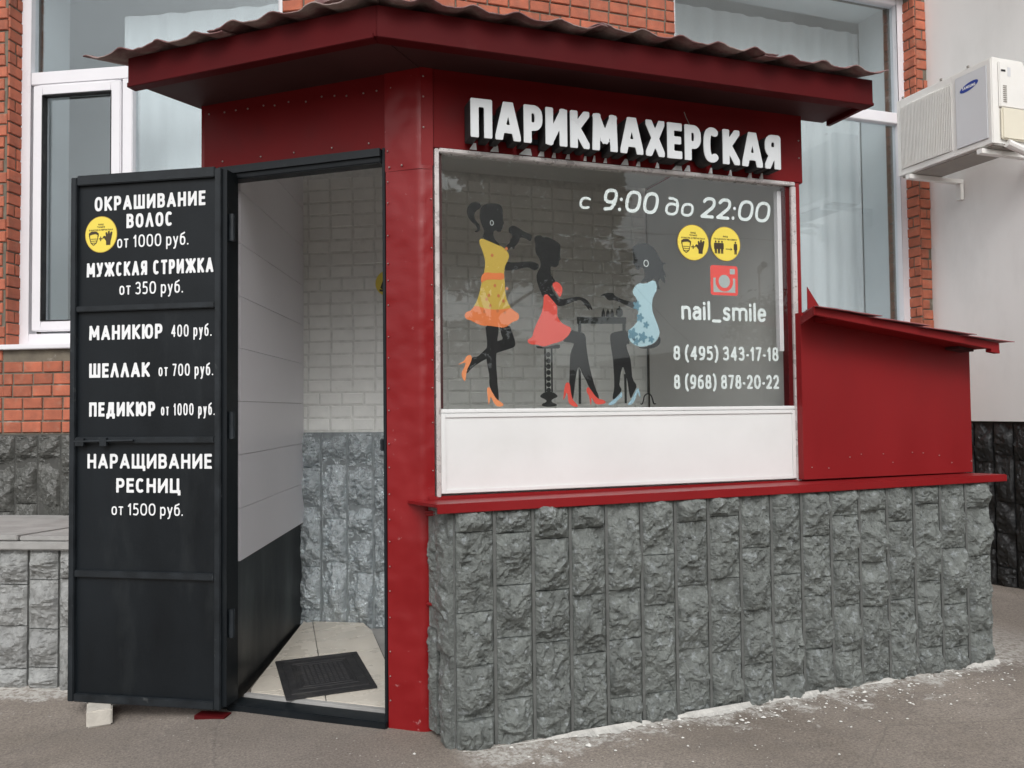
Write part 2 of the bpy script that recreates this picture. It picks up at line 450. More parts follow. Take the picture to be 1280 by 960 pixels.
def G():
    g = {}
    O = se(.5, .5, .5, .5, 0, 360, 28)
    g['О'] = g['0'] = (.62, [O])
    g['С'] = (.58, [se(.5, .5, .5, .5, 48, 312, 22)])
    g['П'] = (.62, [[(0, 0), (0, 1), (1, 1), (1, 0)]])
    g['А'] = (.68, [[(0, 0), (.5, 1), (1, 0)], [(.2, .26), (.8, .26)]])
    g['Л'] = (.64, [[(0, 0), (.5, 1), (1, 0)]])
    bowl = lambda y0, y1, w=1.0: [(0, y1), (w * .55, y1)] + se(w * .5, (y0 + y1) / 2, w * .5, (y1 - y0) / 2, 80, -80, 10) + [(w * .5, y0), (0, y0)]
    g['Р'] = g['P'] = (.56, [[(0, 0), (0, 1)], bowl(.42, 1)])
    g['В'] = g['B'] = (.58, [[(0, 0), (0, 1)], bowl(.53, 1, .92), bowl(0, .53)])
    g['И'] = (.66, [[(0, 1), (0, 0), (1, 1), (1, 0)]])
    g['К'] = (.60, [[(0, 0), (0, 1)], [(0, .45), (.12, .5), (.98, 1)], [(.22, .55), (1, 0)]])
    g['М'] = g['M'] = (.80, [[(0, 0), (.05, 1), (.5, .25), (.95, 1), (1, 0)]])
    g['Х'] = (.62, [[(0, 0), (1, 1)], [(0, 1), (1, 0)]])
    g['Е'] = g['E'] = (.50, [[(1, 1), (0, 1), (0, 0), (1, 0)], [(0, .52), (.88, .52)]])
    g['Я'] = (.58, [[(1, 0), (1, 1), (.5, 1)] + se(.5, .72, .5, .28, 100, 260, 10) + [(.5, .44), (1, .44)], [(.5, .42), (0, 0)]])
    g['Н'] = (.62, [[(0, 0), (0, 1)], [(1, 0), (1, 1)], [(0, .5), (1, .5)]])
    g['Ш'] = (.86, [[(0, 1), (0, 0), (1, 0), (1, 1)], [(.5, 1), (.5, 0)]])
    g['Щ'] = (.90, [[(0, 1), (0, 0), (1.06, 0), (1.06, -.2)], [(.48, 1), (.48, 0)], [(.96, 1), (.96, 0)]])
    g['Ц'] = (.66, [[(0, 1), (0, 0), (1.08, 0), (1.08, -.2)], [(.92, 1), (.92, 0)]])
    g['У'] = (.60, [[(0, 1), (.52, .36)], [(1, 1), (.52, .2), (.36, .02), (.08, 0)]])
    g['Ж'] = (.92, [[(.5, 0), (.5, 1)], [(0, 1), (.38, .53), (0, 0)], [(1, 1), (.62, .53), (1, 0)], [(.38, .53), (.62, .53)]])
    g['Т'] = (.56, [[(0, 1), (1, 1)], [(.5, 1), (.5, 0)]])
    g['Ю'] = (.84, [[(0, 0), (0, 1)], [(0, .5), (.34, .5)], se(.67, .5, .33, .5, 0, 360, 24)])
    g['Д'] = (.70, [[(0, -.2), (0, 0), (1, 0), (1, -.2)], [(.14, 0), (.3, .5), (.36, 1), (.84, 1), (.84, 0)]])
    g['Ч'] = (.58, [[(0, 1), (0, .6), (.2, .42), (1, .42)], [(1, 0), (1, 1)]])
    x = .70
    g['о'] = g['o'] = (.50, [se(.5, x / 2, .5, x / 2, 0, 360, 24)])
    g['т'] = (.44, [[(0, x), (1, x)], [(.5, x), (.5, 0)]])
    g['р'] = (.50, [[(0, -.32), (0, x)], se(.5, x / 2, .5, x / 2, 150, -150, 18)])
    g['у'] = (.48, [[(0, x), (.52, .04)], [(1, x), (.5, 0), (.34, -.26), (.05, -.32)]])
    g['б'] = (.52, [se(.5, .33, .5, .33, 0, 360, 22), [(0, .36), (.02, .7), (.2, .9), (.55, .95), (.92, 1.04)]])
    g['с'] = g['c'] = (.44, [se(.5, x / 2, .5, x / 2, 50, 310, 18)])
    g['∂'] = (.52, [se(.5, .32, .5, .32, 0, 360, 22), [(1, .3), (1.0, .62), (.82, .88), (.5, .98), (.12, .98)]])
    g['n'] = (.50, [[(0, 0), (0, x)], [(0, .45)] + se(.5, .42, .5, x - .42, 165, 0, 10) + [(1, 0)]])
    g['a'] = (.46, [[(.08, .62), (.3, x), (.62, x), (1, .58), (1, 0)], [(1, .4), (.5, .42)] + se(.42, .2, .42, .2, 100, 300, 10) + [(1, .16)]])
    g['i'] = (.02, [[(0, 0), (0, x)], [(0, .96), (0, .99)]])
    g['l'] = (.14, [[(0, 1.05), (0, .12), (.3, 0), (1, 0)]])
    g['s'] = (.42, [[(.95, .63), (.7, x), (.3, x), (.05, .56), (.2, .4), (.8, .32), (.97, .16), (.72, 0), (.3, 0), (.0, .08)]])
    g['m'] = (.84, [[(0, 0), (0, x)], [(0, .48)] + se(.25, .48, .25, x - .48, 165, 0, 8) + [(.5, 0)], [(.5, .48)] + se(.75, .48, .25, x - .48, 165, 0, 8) + [(1, 0)]])
    g['e'] = (.48, [[(0, .36), (1, .36)] + se(.5, x / 2, .5, x / 2, 10, 318, 20)])
    g['_'] = (.50, [[(0, -.12), (1, -.12)]])
    g['1'] = (.34, [[(0, .78), (.75, 1), (.75, 0)]])
    g['2'] = (.54, [[(.02, .82)] + se(.5, .72, .47, .28, 150, -10, 10) + [(.85, .5), (0, 0), (1, 0)]])
    g['3'] = (.52, [[(.02, .9)] + se(.45, .76, .48, .24, 120, -80, 10) + [(.35, .53)], [(.45, .53)] + se(.45, .265, .53, .265, 75, -130, 12) + [(0, .06)]])
    g['4'] = (.56, [[(.78, 0), (.78, 1), (0, .28), (1, .28)]])
    g['5'] = (.52, [[(.9, 1), (.12, 1), (.08, .55)] + se(.42, .30, .55, .30, 100, -120, 14) + [(0, .04)]])
    g['6'] = (.54, [se(.5, .31, .5, .31, 0, 360, 22), [(0, .34), (.06, .7), (.3, .95), (.85, 1)]])
    g['7'] = (.50, [[(0, 1), (1, 1), (.35, 0)]])
    g['8'] = (.54, [se(.5, .76, .43, .24, 0, 360, 20), se(.5, .265, .5, .265, 0, 360, 20)])
    g['9'] = (.54, [se(.5, .69, .5, .31, 0, 360, 22), [(1, .66), (.94, .3), (.7, .05), (.15, 0)]])
    g['('] = (.34, [[(1, 1.12), (.35, .92), (0, .45), (.35, .0), (1, -.2)]])
    g[')'] = (.34, [[(0, 1.12), (.65, .92), (1, .45), (.65, .0), (0, -.2)]])
    g['-'] = (.26, [[(0, .38), (1, .38)]])
    g['.'] = (.02, [[(0, 0), (0, .015)]])
    g[':'] = (.02, [[(0, .02), (0, .04)], [(0, .56), (0, .58)]])
    g['S'] = (.50, [[(.95, .9), (.7, 1), (.3, 1), (.03, .8), (.2, .58), (.8, .44), (.97, .2), (.72, 0), (.3, 0), (.0, .1)]])
    g['A'] = g['А']
    g['U'] = (.58, [[(0, 1), (0, .3)] + se(.5, .3, .5, .3, 180, 360, 12) + [(1, 1)]])
    g['N'] = (.62, [[(0, 0), (0, 1), (1, 0), (1, 1)]])
    g['G'] = (.62, [se(.5, .5, .5, .5, 48, 330, 22) + [(1, .45), (.6, .45)]])
    g['+'] = (.5, [[(0, .5), (1, .5)], [(.5, .15), (.5, .85)]])
    return g
GLY = G()
GLY['Ặ'] = (.74, [[(0, 0), (.40, 1), (.60, 1), (1, 0)], [(.2, .24), (.8, .24)]])     # flat-topped А of the sign

MSQ = None
def glyph_mesh(ch, w, h, hw, square, shear, res):
    """marching squares over the distance to the strokes: verts [(x, y)], faces"""
    gw, strokes = GLY[ch]
    segs, circ = [], []
    for st in strokes:
        P = []
        for x, y in st:
            yy = hw + y * (h - 2 * hw)
            xx = hw + x * (w - 2 * hw) + shear * yy
            P.append((xx, yy))
        n = len(P)
        closed = n > 3 and abs(P[0][0] - P[-1][0]) < 1e-6 and abs(P[0][1] - P[-1][1]) < 1e-6
        for i in range(n - 1):
            a, b = P[i], P[i + 1]
            if square and not closed:
                L = math.hypot(b[0] - a[0], b[1] - a[1]) or 1e-9
                ux, uy = (b[0] - a[0]) / L, (b[1] - a[1]) / L
                k = 1.0 if (abs(ux) < .02 or abs(uy) < .02) else 1.8
                if n > 8:
                    k = 0.0 if (abs(ux) > .02 and abs(uy) > .02) else k
                if n < 8:
                    e_ = hw * .85
                    if i > 0:
                        a = (a[0] - ux * e_, a[1] - uy * e_)
                    if i < n - 2:
                        b = (b[0] + ux * e_, b[1] + uy * e_)
                if i == 0:
                    a = (a[0] - ux * hw * k, a[1] - uy * hw * k)
                if i == n - 2:
                    b = (b[0] + ux * hw * k, b[1] + uy * hw * k)
            segs.append((*a, *b))
        if square:
            for i in range(1, n - 1):
                a, b, c = P[i - 1], P[i], P[i + 1]
                right_angle = abs((b[0] - a[0]) * (c[0] - b[0]) + (b[1] - a[1]) * (c[1] - b[1])) < 1e-6 * max(1, h)
                circ.append((*b, right_angle and n < 8))
    ys = [s[1] for s in segs] + [s[3] for s in segs]
    xs = [s[0] for s in segs] + [s[2] for s in segs]
    y0, y1 = min(min(ys) - hw, 0), max(max(ys) + hw, h)
    x0, x1 = min(xs) - hw, max(xs) + hw
    pad = res * 1.5
    nx = int((x1 - x0 + 2 * pad) / res) + 2
    ny = int((y1 - y0 + 2 * pad) / res) + 2
    gx = x0 - pad + np.arange(nx) * res
    gy = y0 - pad + np.arange(ny) * res
    X, Y = np.meshgrid(gx, gy)
    D = np.full(X.shape, 1e9)
    for ax, ay, bx, by in segs:
        L2 = (bx - ax) ** 2 + (by - ay) ** 2 + 1e-12
        L = math.sqrt(L2)
        if square:
            al = ((X - ax) * (bx - ax) + (Y - ay) * (by - ay)) / L
            pr = np.abs((X - ax) * (by - ay) - (Y - ay) * (bx - ax)) / L
            d = np.maximum(pr - hw, np.maximum(-al, al - L))
        else:
            t = np.clip(((X - ax) * (bx - ax) + (Y - ay) * (by - ay)) / L2, 0, 1)
            d = np.hypot(X - ax - t * (bx - ax), Y - ay - t * (by - ay)) - hw
        D = np.minimum(D, d)
    for cx, cy, ra in circ:
        D = np.minimum(D, (np.maximum(np.abs(X - cx), np.abs(Y - cy)) if ra else np.hypot(X - cx, Y - cy)) - hw)
    if square:
        lo = 0 if ch not in 'ЩЦД(),_' else -1e9
        D = np.maximum(D, np.maximum(lo - Y, Y - h))
        if shear == 0 and ch not in 'ЩЦ':
            D = np.maximum(D, np.maximum(-X, X - w))
    verts, faces, vid = [], [], {}
    def V(key, x, y):
        if key not in vid:
            vid[key] = len(verts)
            verts.append((x, y))
        return vid[key]
    inside = D < 0
    for j in range(ny - 1):
        if not inside[j:j + 2].any():
            continue
        for i in range(nx - 1):
            c = [(i, j), (i + 1, j), (i + 1, j + 1), (i, j + 1)]
            s = [inside[b, a] for a, b in c]
            if not any(s):
                continue
            poly = []
            for k in range(4):
                a, b = c[k], c[(k + 1) % 4]
                if s[k]:
                    poly.append(V(('v',) + a, gx[a[0]], gy[a[1]]))
                if s[k] != s[(k + 1) % 4]:
                    da, db = D[a[1], a[0]], D[b[1], b[0]]
                    t = min(max(da / (da - db), .02), .98)
                    key = ('e',) + (a + b if a < b else b + a)
                    poly.append(V(key, gx[a[0]] + t * (gx[b[0]] - gx[a[0]]), gy[a[1]] + t * (gy[b[1]] - gy[a[1]])))
            if len(poly) > 2:
                faces.append(poly)
    return verts, faces

def layout(s, u0, u1, h, hw, gap, space):
    """widths chosen so that the line runs exactly from u0 to u1"""
    ws, tot_g, fixed = [], 0.0, 0.0
    for i, ch in enumerate(s):
        if ch == ' ':
            fixed += space * h
        else:
            tot_g += GLY[ch][0] * h
            fixed += 2 * hw if GLY[ch][0] < .1 else 0
            if i < len(s) - 1 and s[i + 1] != ' ':
                fixed += gap * h
    k = (u1 - u0 - fixed) / tot_g
    x, out = u0, []
    for i, ch in enumerate(s):
        if ch == ' ':
            x += space * h
            continue
        w = GLY[ch][0] * h * k + (2 * hw if GLY[ch][0] < .1 else 0)
        out.append((ch, x, w))
        x += w
        if i < len(s) - 1 and s[i + 1] != ' ':
            x += gap * h
    return out

def add_text(bm, F, s, u0, u1, z0, z1, d, hw=.09, square=False, shear=0.0, gap=.10, space=.44, n=24):
    h = z1 - z0
    HW = hw * h
    for ch, x, w in layout(s, u0, u1, h, HW, gap, space):
        vs, fs = glyph_mesh(ch, w, h, HW, square, shear, h / n)
        bv = [bm.verts.new(F(x + a, d, z0 + b)) for a, b in vs]
        for f in fs:
            try:
                bm.faces.new([bv[i] for i in f])
            except ValueError:
                pass
    return bm

# ------------------------------------------------------------------ rock faced blocks
def rock_mesh(name, w, h, depth, seed, m, nx=15, nz=None, rough=0.018, parent=None):
    """split-faced stone, x 0..w, z 0..h, face towards -y"""
    nz = nz or max(6, int(nx * h / w))
    bm = bmesh.new()
    grid = []
    off = Vector((seed * 7.31, seed * 3.17, seed * 1.93))
    rk = random.Random(seed * 77 + 5)
    pv = rk.uniform(-1, 1)
    planes = []
    for _ in range(7 + int(h / .06)):                       # split faces: the lowest of many tilted planes
        planes.append((rk.uniform(0, w), rk.uniform(0, h), rk.uniform(-.45, .45), rk.uniform(-.6, .45), depth * rk.uniform(.7, 1.35)))
    chips = [(rk.uniform(0, w), rk.uniform(0, h), rk.uniform(.015, .04), rk.uniform(.15, .5), rk.uniform(-1, 1), rk.uniform(-1, 1)) for _ in range(5)]
    for j in range(nz + 1):
        row = []
        for i in range(nx + 1):
            a, b = i / nx, j / nz
            x, z = a * w, b * h
            ex_, ez_ = min(a * w, (1 - a) * w), min(b * h, (1 - b) * h)
            fall = min(1.0, ex_ / 0.016) * min(1.0, .50 + ez_ / 0.020)
            fall = fall ** 0.6
            p = Vector((x, 0, z)) + off
            n1 = noise.noise(p * 11)
            n2 = abs(noise.noise(p * 24 + Vector((3, 0, n1))))
            n3 = abs(noise.noise(Vector((p.x * 55, 0, p.z * 70)) + Vector((9, 1, n1 * 2))))
            wx, wz = x + .010 * noise.noise(p * 30), z + .010 * noise.noise(p * 30 + Vector((7, 7, 7)))
            hgt = min(o_ + sx_ * (wx - cx_) + sz_ * (wz - cz_) for cx_, cz_, sx_, sz_, o_ in planes[:])
            hgt = max(hgt, -depth * .2)
            for cx_, cz_, cr_, cd_, tx_, tz_ in chips:
                dd = math.hypot(wx - cx_, wz - cz_)
                if dd < cr_:
                    hgt -= cd_ * .030 * (1 + .5 * (tx_ * (wx - cx_) + tz_ * (wz - cz_)) / cr_)
            n0 = noise.noise(Vector((p.x * 13, 1.7, p.z * 9)))
            pil = math.sin(math.pi * min(max(b * 1.0 + .12 * pv, 0), 1)) ** .75 * (.55 + .45 * math.sin(math.pi * a))
            y = depth * .22 + fall * (hgt * .40 + depth * .78 * pil + rough * (.8 * n0 + .65 * n1 + 1.05 * (0.26 - n2) + .6 * (0.25 - n3)))
            jx = (noise.noise(p * 33) * .005) * (1 if 0 < i < nx else 0)
            jz = (noise.noise(p * 31 + Vector((5, 5, 5))) * .005) * (1 if 0 < j < nz else 0)
            row.append(bm.verts.new((x + jx, -max(y, .001), z + jz)))
        grid.append(row)
    for j in range(nz):
        for i in range(nx):
            q = (grid[j][i], grid[j][i + 1], grid[j + 1][i + 1], grid[j + 1][i])
            if (i * 7 + j * 13 + seed) % 2:
                bm.faces.new((q[0], q[1], q[2])); bm.faces.new((q[0], q[2], q[3]))
            else:
                bm.faces.new((q[0], q[1], q[3])); bm.faces.new((q[1], q[2], q[3]))
    # sides back to the wall
    ring = ([grid[0][i] for i in range(nx + 1)] + [grid[j][nx] for j in range(1, nz + 1)]
            + [grid[nz][i] for i in range(nx - 1, -1, -1)] + [grid[j][0] for j in range(nz - 1, 0, -1)])
    back = [bm.verts.new((v.co.x, 0.03, v.co.z)) for v in ring]
    k = len(ring)
    for i in range(k):
        bm.faces.new((ring[i], back[i], back[(i + 1) % k], ring[(i + 1) % k]))
    bmesh.ops.recalc_face_normals(bm, faces=bm.faces)
    me = bpy.data.meshes.new(name)
    bm.to_mesh(me)
    bm.free()
    me.materials.append(m)
    return me

def rock_variants(m, tag_, n=7, w=.138, h=.22, **k):
    return [rock_mesh('rock_block_mesh', w, h, .036, 11 * i + tag_, m, **k) for i in range(n)]
SILHOUETTES = [
 ('k', [(0.9002,2.014),(0.8893,2.0276),(0.8702,2.0293),(0.8511,2.021),(0.84,2.0018),(0.8382,1.9806),(0.8451,1.9626),(0.8585,1.9476),(0.8721,1.938),(0.8812,1.9253),(0.8773,1.9156),(0.868,1.9129),(0.8745,1.908),(0.8866,1.9124),(0.8927,1.926),(0.8901,1.9391),(0.8777,1.9515),(0.8696,1.9642),(0.8687,1.9827),(0.8781,1.9965),(0.8918,2.0028)]),
 ('k', [(0.8946,2.0057),(0.9085,2.0199),(0.9306,2.0279),(0.9583,2.0289),(0.9777,2.025),(0.986,2.0122),(0.9874,1.9855),(0.9866,1.9684),(0.9915,1.951),(0.9864,1.9453),(0.9852,1.9346),(0.9817,1.9237),(0.9766,1.9164),(0.9655,1.9157),(0.9561,1.9221),(0.9489,1.919),(0.946,1.9081),(0.9469,1.8949),(0.9568,1.8795),(0.9788,1.8589),(0.9676,1.8567),(0.929,1.8731),(0.8989,1.8873),(0.9073,1.9031),(0.9086,1.9191),(0.8994,1.9371),(0.8925,1.9578),(0.8905,1.9842)]),
 ('k', [(0.9097,1.8635),(0.9235,1.867),(0.9372,1.8624),(0.9537,1.8474),(0.9729,1.8245),(0.9922,1.8068),(1.0088,1.7954),(1.0454,1.7972),(1.0794,1.8021),(1.1051,1.8044),(1.1222,1.801),(1.1365,1.7952),(1.1381,1.7844),(1.1334,1.7761),(1.1218,1.7685),(1.1075,1.7722),(1.0934,1.7796),(1.0678,1.7757),(1.0338,1.7661),(1.0001,1.7629),(0.9834,1.7691),(0.9613,1.7866),(0.9339,1.8065),(0.9121,1.8266),(0.9012,1.8419),(0.9025,1.8552)]),
 ('k', [(1.0102,1.9255),(1.0132,1.9364),(1.0245,1.9441),(1.0386,1.9433),(1.0583,1.9338),(1.0808,1.9207),(1.1064,1.9136),(1.1091,1.9046),(1.1043,1.8854),(1.0975,1.8877),(1.0805,1.8975),(1.0579,1.8999),(1.0549,1.8852),(1.0462,1.8713),(1.0348,1.8599),(1.0336,1.8491),(1.0263,1.8514),(1.0236,1.8593),(1.0122,1.8506),(1.0037,1.8411),(0.9898,1.8494),(1.0012,1.8634),(1.0153,1.8749),(1.0183,1.8884),(1.0268,1.8997),(1.0241,1.9102),(1.0129,1.9149)]),
 ('y', [(0.8962,1.8866),(0.9291,1.8752),(0.9677,1.8604),(0.9816,1.858),(1.0009,1.842),(1.0108,1.8265),(1.009,1.8103),(1.0004,1.7939),(0.9919,1.7775),(0.9887,1.7453),(0.9913,1.7242),(0.9925,1.6816),(0.9988,1.6446),(1.0207,1.6054),(0.9871,1.5937),(0.9098,1.5915),(0.8553,1.6004),(0.8747,1.6351),(0.8859,1.667),(0.8944,1.7042),(0.9029,1.7363),(0.9087,1.7629),(0.9118,1.7948),(0.9038,1.8261),(0.8851,1.8727)]),
 ('o', [(0.8975,1.7413),(0.9113,1.7525),(0.9499,1.7489),(0.986,1.7532),(0.9914,1.7348),(0.9829,1.7238),(0.9386,1.7246),(0.911,1.7208),(0.8945,1.7069),(0.8919,1.7226)]),
 ('o', [(0.8691,1.6192),(0.9099,1.6073),(0.9539,1.6033),(0.9984,1.61),(1.0152,1.6132),(1.0319,1.6004),(1.0498,1.5902),(1.0496,1.5742),(1.0427,1.5633),(1.0202,1.5574),(1.0033,1.541),(0.9809,1.5326),(0.9532,1.5372),(0.9257,1.5408),(0.8983,1.5386),(0.8711,1.5484),(0.8495,1.5599),(0.8307,1.5631),(0.8238,1.5785),(0.8309,1.5918),(0.8499,1.5976),(0.8581,1.6083)]),
 ('k', [(0.9093,1.5441),(0.9644,1.5454),(0.9641,1.5163),(0.9582,1.4845),(0.9578,1.4475),(0.9531,1.4211),(0.9528,1.3842),(0.9567,1.3421),(0.9575,1.3105),(0.9616,1.2789),(0.9629,1.2447),(0.9557,1.2421),(0.9449,1.2632),(0.9287,1.2895),(0.9234,1.3105),(0.9248,1.342),(0.9186,1.3734),(0.9123,1.4101),(0.9138,1.4469),(0.9168,1.4732),(0.9133,1.5047)]),
 ('k', [(0.9671,1.5455),(1.0117,1.5466),(1.0198,1.5175),(1.0307,1.4911),(1.0349,1.4672),(1.0275,1.4565),(1.0022,1.4481),(0.9744,1.4398),(0.9521,1.4316),(0.9299,1.4155),(0.9079,1.4074),(0.8751,1.3888),(0.8478,1.3677),(0.8325,1.3494),(0.8261,1.3572),(0.8371,1.3833),(0.8454,1.4042),(0.8591,1.4174),(0.8753,1.416),(0.8973,1.4362),(0.9249,1.4628),(0.9471,1.4764),(0.9637,1.4819),(0.9832,1.4876),(0.9751,1.506)]),
 ('p', [(0.7969,1.384),(0.7996,1.3882),(0.8211,1.3998),(0.8294,1.417),(0.8429,1.425),(0.8547,1.4173),(0.848,1.3938),(0.8343,1.3702),(0.8287,1.3468),(0.8258,1.3208),(0.8194,1.3234),(0.811,1.3415),(0.8111,1.3571),(0.8209,1.3727),(0.8292,1.3936),(0.8184,1.3925)]),
 ('p', [(0.9123,1.2947),(0.9233,1.3),(0.9341,1.279),(0.9503,1.2527),(0.9667,1.242),(0.9821,1.2304),(0.9776,1.222),(0.9555,1.2211),(0.9418,1.2343),(0.9284,1.2633),(0.9238,1.2423),(0.9198,1.2256),(0.9178,1.2424),(0.9148,1.2686)]),
 ('k', [(1.121,1.906),(1.1356,1.9119),(1.1518,1.9119),(1.1544,1.9054),(1.1815,1.907),(1.2032,1.8981),(1.225,1.8866),(1.2331,1.8768),(1.2329,1.8614),(1.2287,1.8355),(1.2334,1.8204),(1.2268,1.8149),(1.2249,1.7995),(1.2182,1.7889),(1.2045,1.7857),(1.1909,1.7902),(1.1881,1.7824),(1.1878,1.762),(1.1947,1.747),(1.2119,1.7263),(1.1926,1.7113),(1.1898,1.7035),(1.2031,1.676),(1.2274,1.6539),(1.2715,1.6631),(1.3104,1.6697),(1.3327,1.6653),(1.3521,1.653),(1.3659,1.6354),(1.3729,1.6149),(1.3656,1.6173),(1.3573,1.6274),(1.36,1.6146),(1.3516,1.6195),(1.3434,1.6321),(1.335,1.6344),(1.3324,1.6472),(1.3158,1.657),(1.2879,1.6483),(1.2546,1.6344),(1.2325,1.626),(1.2161,1.6281),(1.1945,1.6477),(1.1703,1.6672),(1.154,1.659),(1.1435,1.684),(1.1331,1.7089),(1.1269,1.7339),(1.1283,1.7542),(1.1365,1.7698),(1.1448,1.7854),(1.145,1.8057),(1.1372,1.8231),(1.1266,1.8353),(1.1225,1.8553),(1.1244,1.8757),(1.1192,1.8906)]),
 ('r', [(1.1927,1.7164),(1.2119,1.7284),(1.2282,1.7178),(1.239,1.7029),(1.2376,1.6824),(1.2275,1.6616),(1.2167,1.6765),(1.2006,1.6963)]),
 ('r', [(1.1568,1.6693),(1.1704,1.6748),(1.1838,1.6626),(1.1972,1.6478),(1.216,1.6255),(1.2147,1.6051),(1.2144,1.5847),(1.2316,1.5597),(1.2561,1.5475),(1.2764,1.5404),(1.2695,1.5172),(1.2527,1.499),(1.2305,1.4833),(1.1977,1.4751),(1.1677,1.4645),(1.1488,1.4607),(1.1274,1.4689),(1.1007,1.4685),(1.0859,1.4768),(1.0849,1.4883),(1.0957,1.4935),(1.1064,1.5012),(1.1121,1.5265),(1.1286,1.5622),(1.1451,1.5929),(1.1536,1.6235),(1.1555,1.6489)]),
 ('k', [(1.2305,1.4833),(1.2583,1.5093),(1.2763,1.5327),(1.2972,1.5255),(1.3306,1.521),(1.3404,1.5058),(1.3411,1.4749),(1.3461,1.4339),(1.3538,1.3877),(1.3644,1.3466),(1.3777,1.3004),(1.3995,1.2514),(1.3854,1.2463),(1.3688,1.2695),(1.3497,1.3004),(1.3389,1.326),(1.3225,1.3516),(1.3145,1.372),(1.3063,1.3822),(1.3017,1.3719),(1.2947,1.3464),(1.2887,1.3106),(1.2855,1.28),(1.2795,1.2444),(1.2713,1.2521),(1.2662,1.2801),(1.2639,1.3106),(1.2661,1.3513),(1.2679,1.4074),(1.2711,1.438),(1.2854,1.4689),(1.2883,1.4782)]),
 ('r', [(1.2355,1.2421),(1.2387,1.2802),(1.2457,1.3106),(1.2557,1.3198),(1.2666,1.3106),(1.2689,1.2801),(1.2767,1.247),(1.2931,1.2316),(1.3023,1.2188),(1.2873,1.2164),(1.2654,1.2267),(1.2574,1.2395),(1.2561,1.2649),(1.2508,1.2776),(1.245,1.2598)]),
 ('r', [(1.3384,1.2901),(1.3469,1.3004),(1.3607,1.285),(1.3772,1.2618),(1.3938,1.2489),(1.4136,1.2462),(1.4276,1.2358),(1.4161,1.2281),(1.3822,1.2258),(1.3712,1.2387),(1.3602,1.2567),(1.3611,1.2388),(1.358,1.2193),(1.3544,1.2388),(1.3492,1.2645),(1.3409,1.2748)]),
 ('K', [(1.122,1.4663),(1.1596,1.4593),(1.2249,1.474),(1.2247,1.4578),(1.2165,1.4541),(1.1299,1.4528),(1.1219,1.4588)]),
 ('K', [(1.1557,1.4532),(1.1638,1.4533),(1.1638,1.2778),(1.1562,1.2779)]),
 ('K', [(1.1844,1.4536),(1.192,1.4537),(1.1919,1.2778),(1.1843,1.2778)]),
 ('K', [(1.1573,1.2789),(1.1908,1.2788),(1.2113,1.2651),(1.2112,1.2575),(1.1904,1.25),(1.1838,1.2425),(1.1902,1.2349),(1.207,1.2297),(1.208,1.2221),(1.19,1.2187),(1.1565,1.219),(1.1416,1.2242),(1.1449,1.2317),(1.1594,1.2361),(1.1649,1.2426),(1.1569,1.2492),(1.1366,1.2578),(1.1383,1.2664)]),
 ('K', [(1.3009,1.5856),(1.5252,1.5901),(1.5247,1.5628),(1.3021,1.5574)]),
 ('K', [(1.306,1.5575),(1.32,1.5578),(1.3195,1.5234),(1.3055,1.5231)]),
 ('K', [(1.3052,1.3822),(1.316,1.3618),(1.3152,1.2289),(1.3041,1.229)]),
 ('K', [(1.5073,1.5624),(1.5218,1.5628),(1.5213,1.5329),(1.5068,1.5326)]),
 ('K', [(1.5108,1.3524),(1.5223,1.3525),(1.5226,1.2299),(1.5122,1.23)]),
 ('k', [(1.4115,1.5881),(1.4135,1.6084),(1.4212,1.6268),(1.4278,1.6088),(1.4303,1.5886)]),
 ('k', [(1.4331,1.5887),(1.4346,1.609),(1.4423,1.6248),(1.4495,1.6094),(1.4503,1.5891)]),
 ('k', [(1.452,1.5892),(1.4535,1.6095),(1.4612,1.6254),(1.4678,1.61),(1.4686,1.5896)]),
 ('K', [(1.4778,1.5899),(1.4795,1.6234),(1.4899,1.6263),(1.4912,1.6368),(1.497,1.637),(1.4986,1.6266),(1.5095,1.6243),(1.509,1.5907)]),
 ('k', [(1.5563,1.8817),(1.5683,1.8956),(1.5949,1.9067),(1.6245,1.9084),(1.6481,1.9001),(1.6715,1.8774),(1.6861,1.8541),(1.6977,1.8332),(1.7216,1.8248),(1.7035,1.8217),(1.706,1.7961),(1.7177,1.7779),(1.7144,1.7644),(1.7057,1.78),(1.7141,1.7483),(1.7109,1.7385),(1.6991,1.7476),(1.6874,1.7632),(1.681,1.7416),(1.6837,1.7256),(1.6895,1.7152),(1.6745,1.7146),(1.6658,1.7303),(1.6635,1.7622),(1.6394,1.7478),(1.6097,1.7413),(1.592,1.7389),(1.6009,1.7462),(1.6147,1.7601),(1.6163,1.7787),(1.6108,1.8024),(1.596,1.8043),(1.587,1.7917),(1.5753,1.7943),(1.5726,1.8085),(1.564,1.816),(1.5612,1.8265),(1.5654,1.8346),(1.5618,1.8582)]),
 ('k', [(1.6154,1.7282),(1.6334,1.7449),(1.6511,1.7377),(1.6507,1.7137),(1.6324,1.6864),(1.6081,1.6538),(1.59,1.6294),(1.5724,1.6236),(1.5318,1.6381),(1.4973,1.6527),(1.4686,1.6606),(1.4456,1.6578),(1.4344,1.6689),(1.4232,1.6789),(1.4089,1.6732),(1.4089,1.6773),(1.4319,1.6896),(1.4691,1.691),(1.4718,1.6806),(1.4918,1.6709),(1.5263,1.6605),(1.567,1.655),(1.5792,1.6792),(1.6003,1.7117)]),
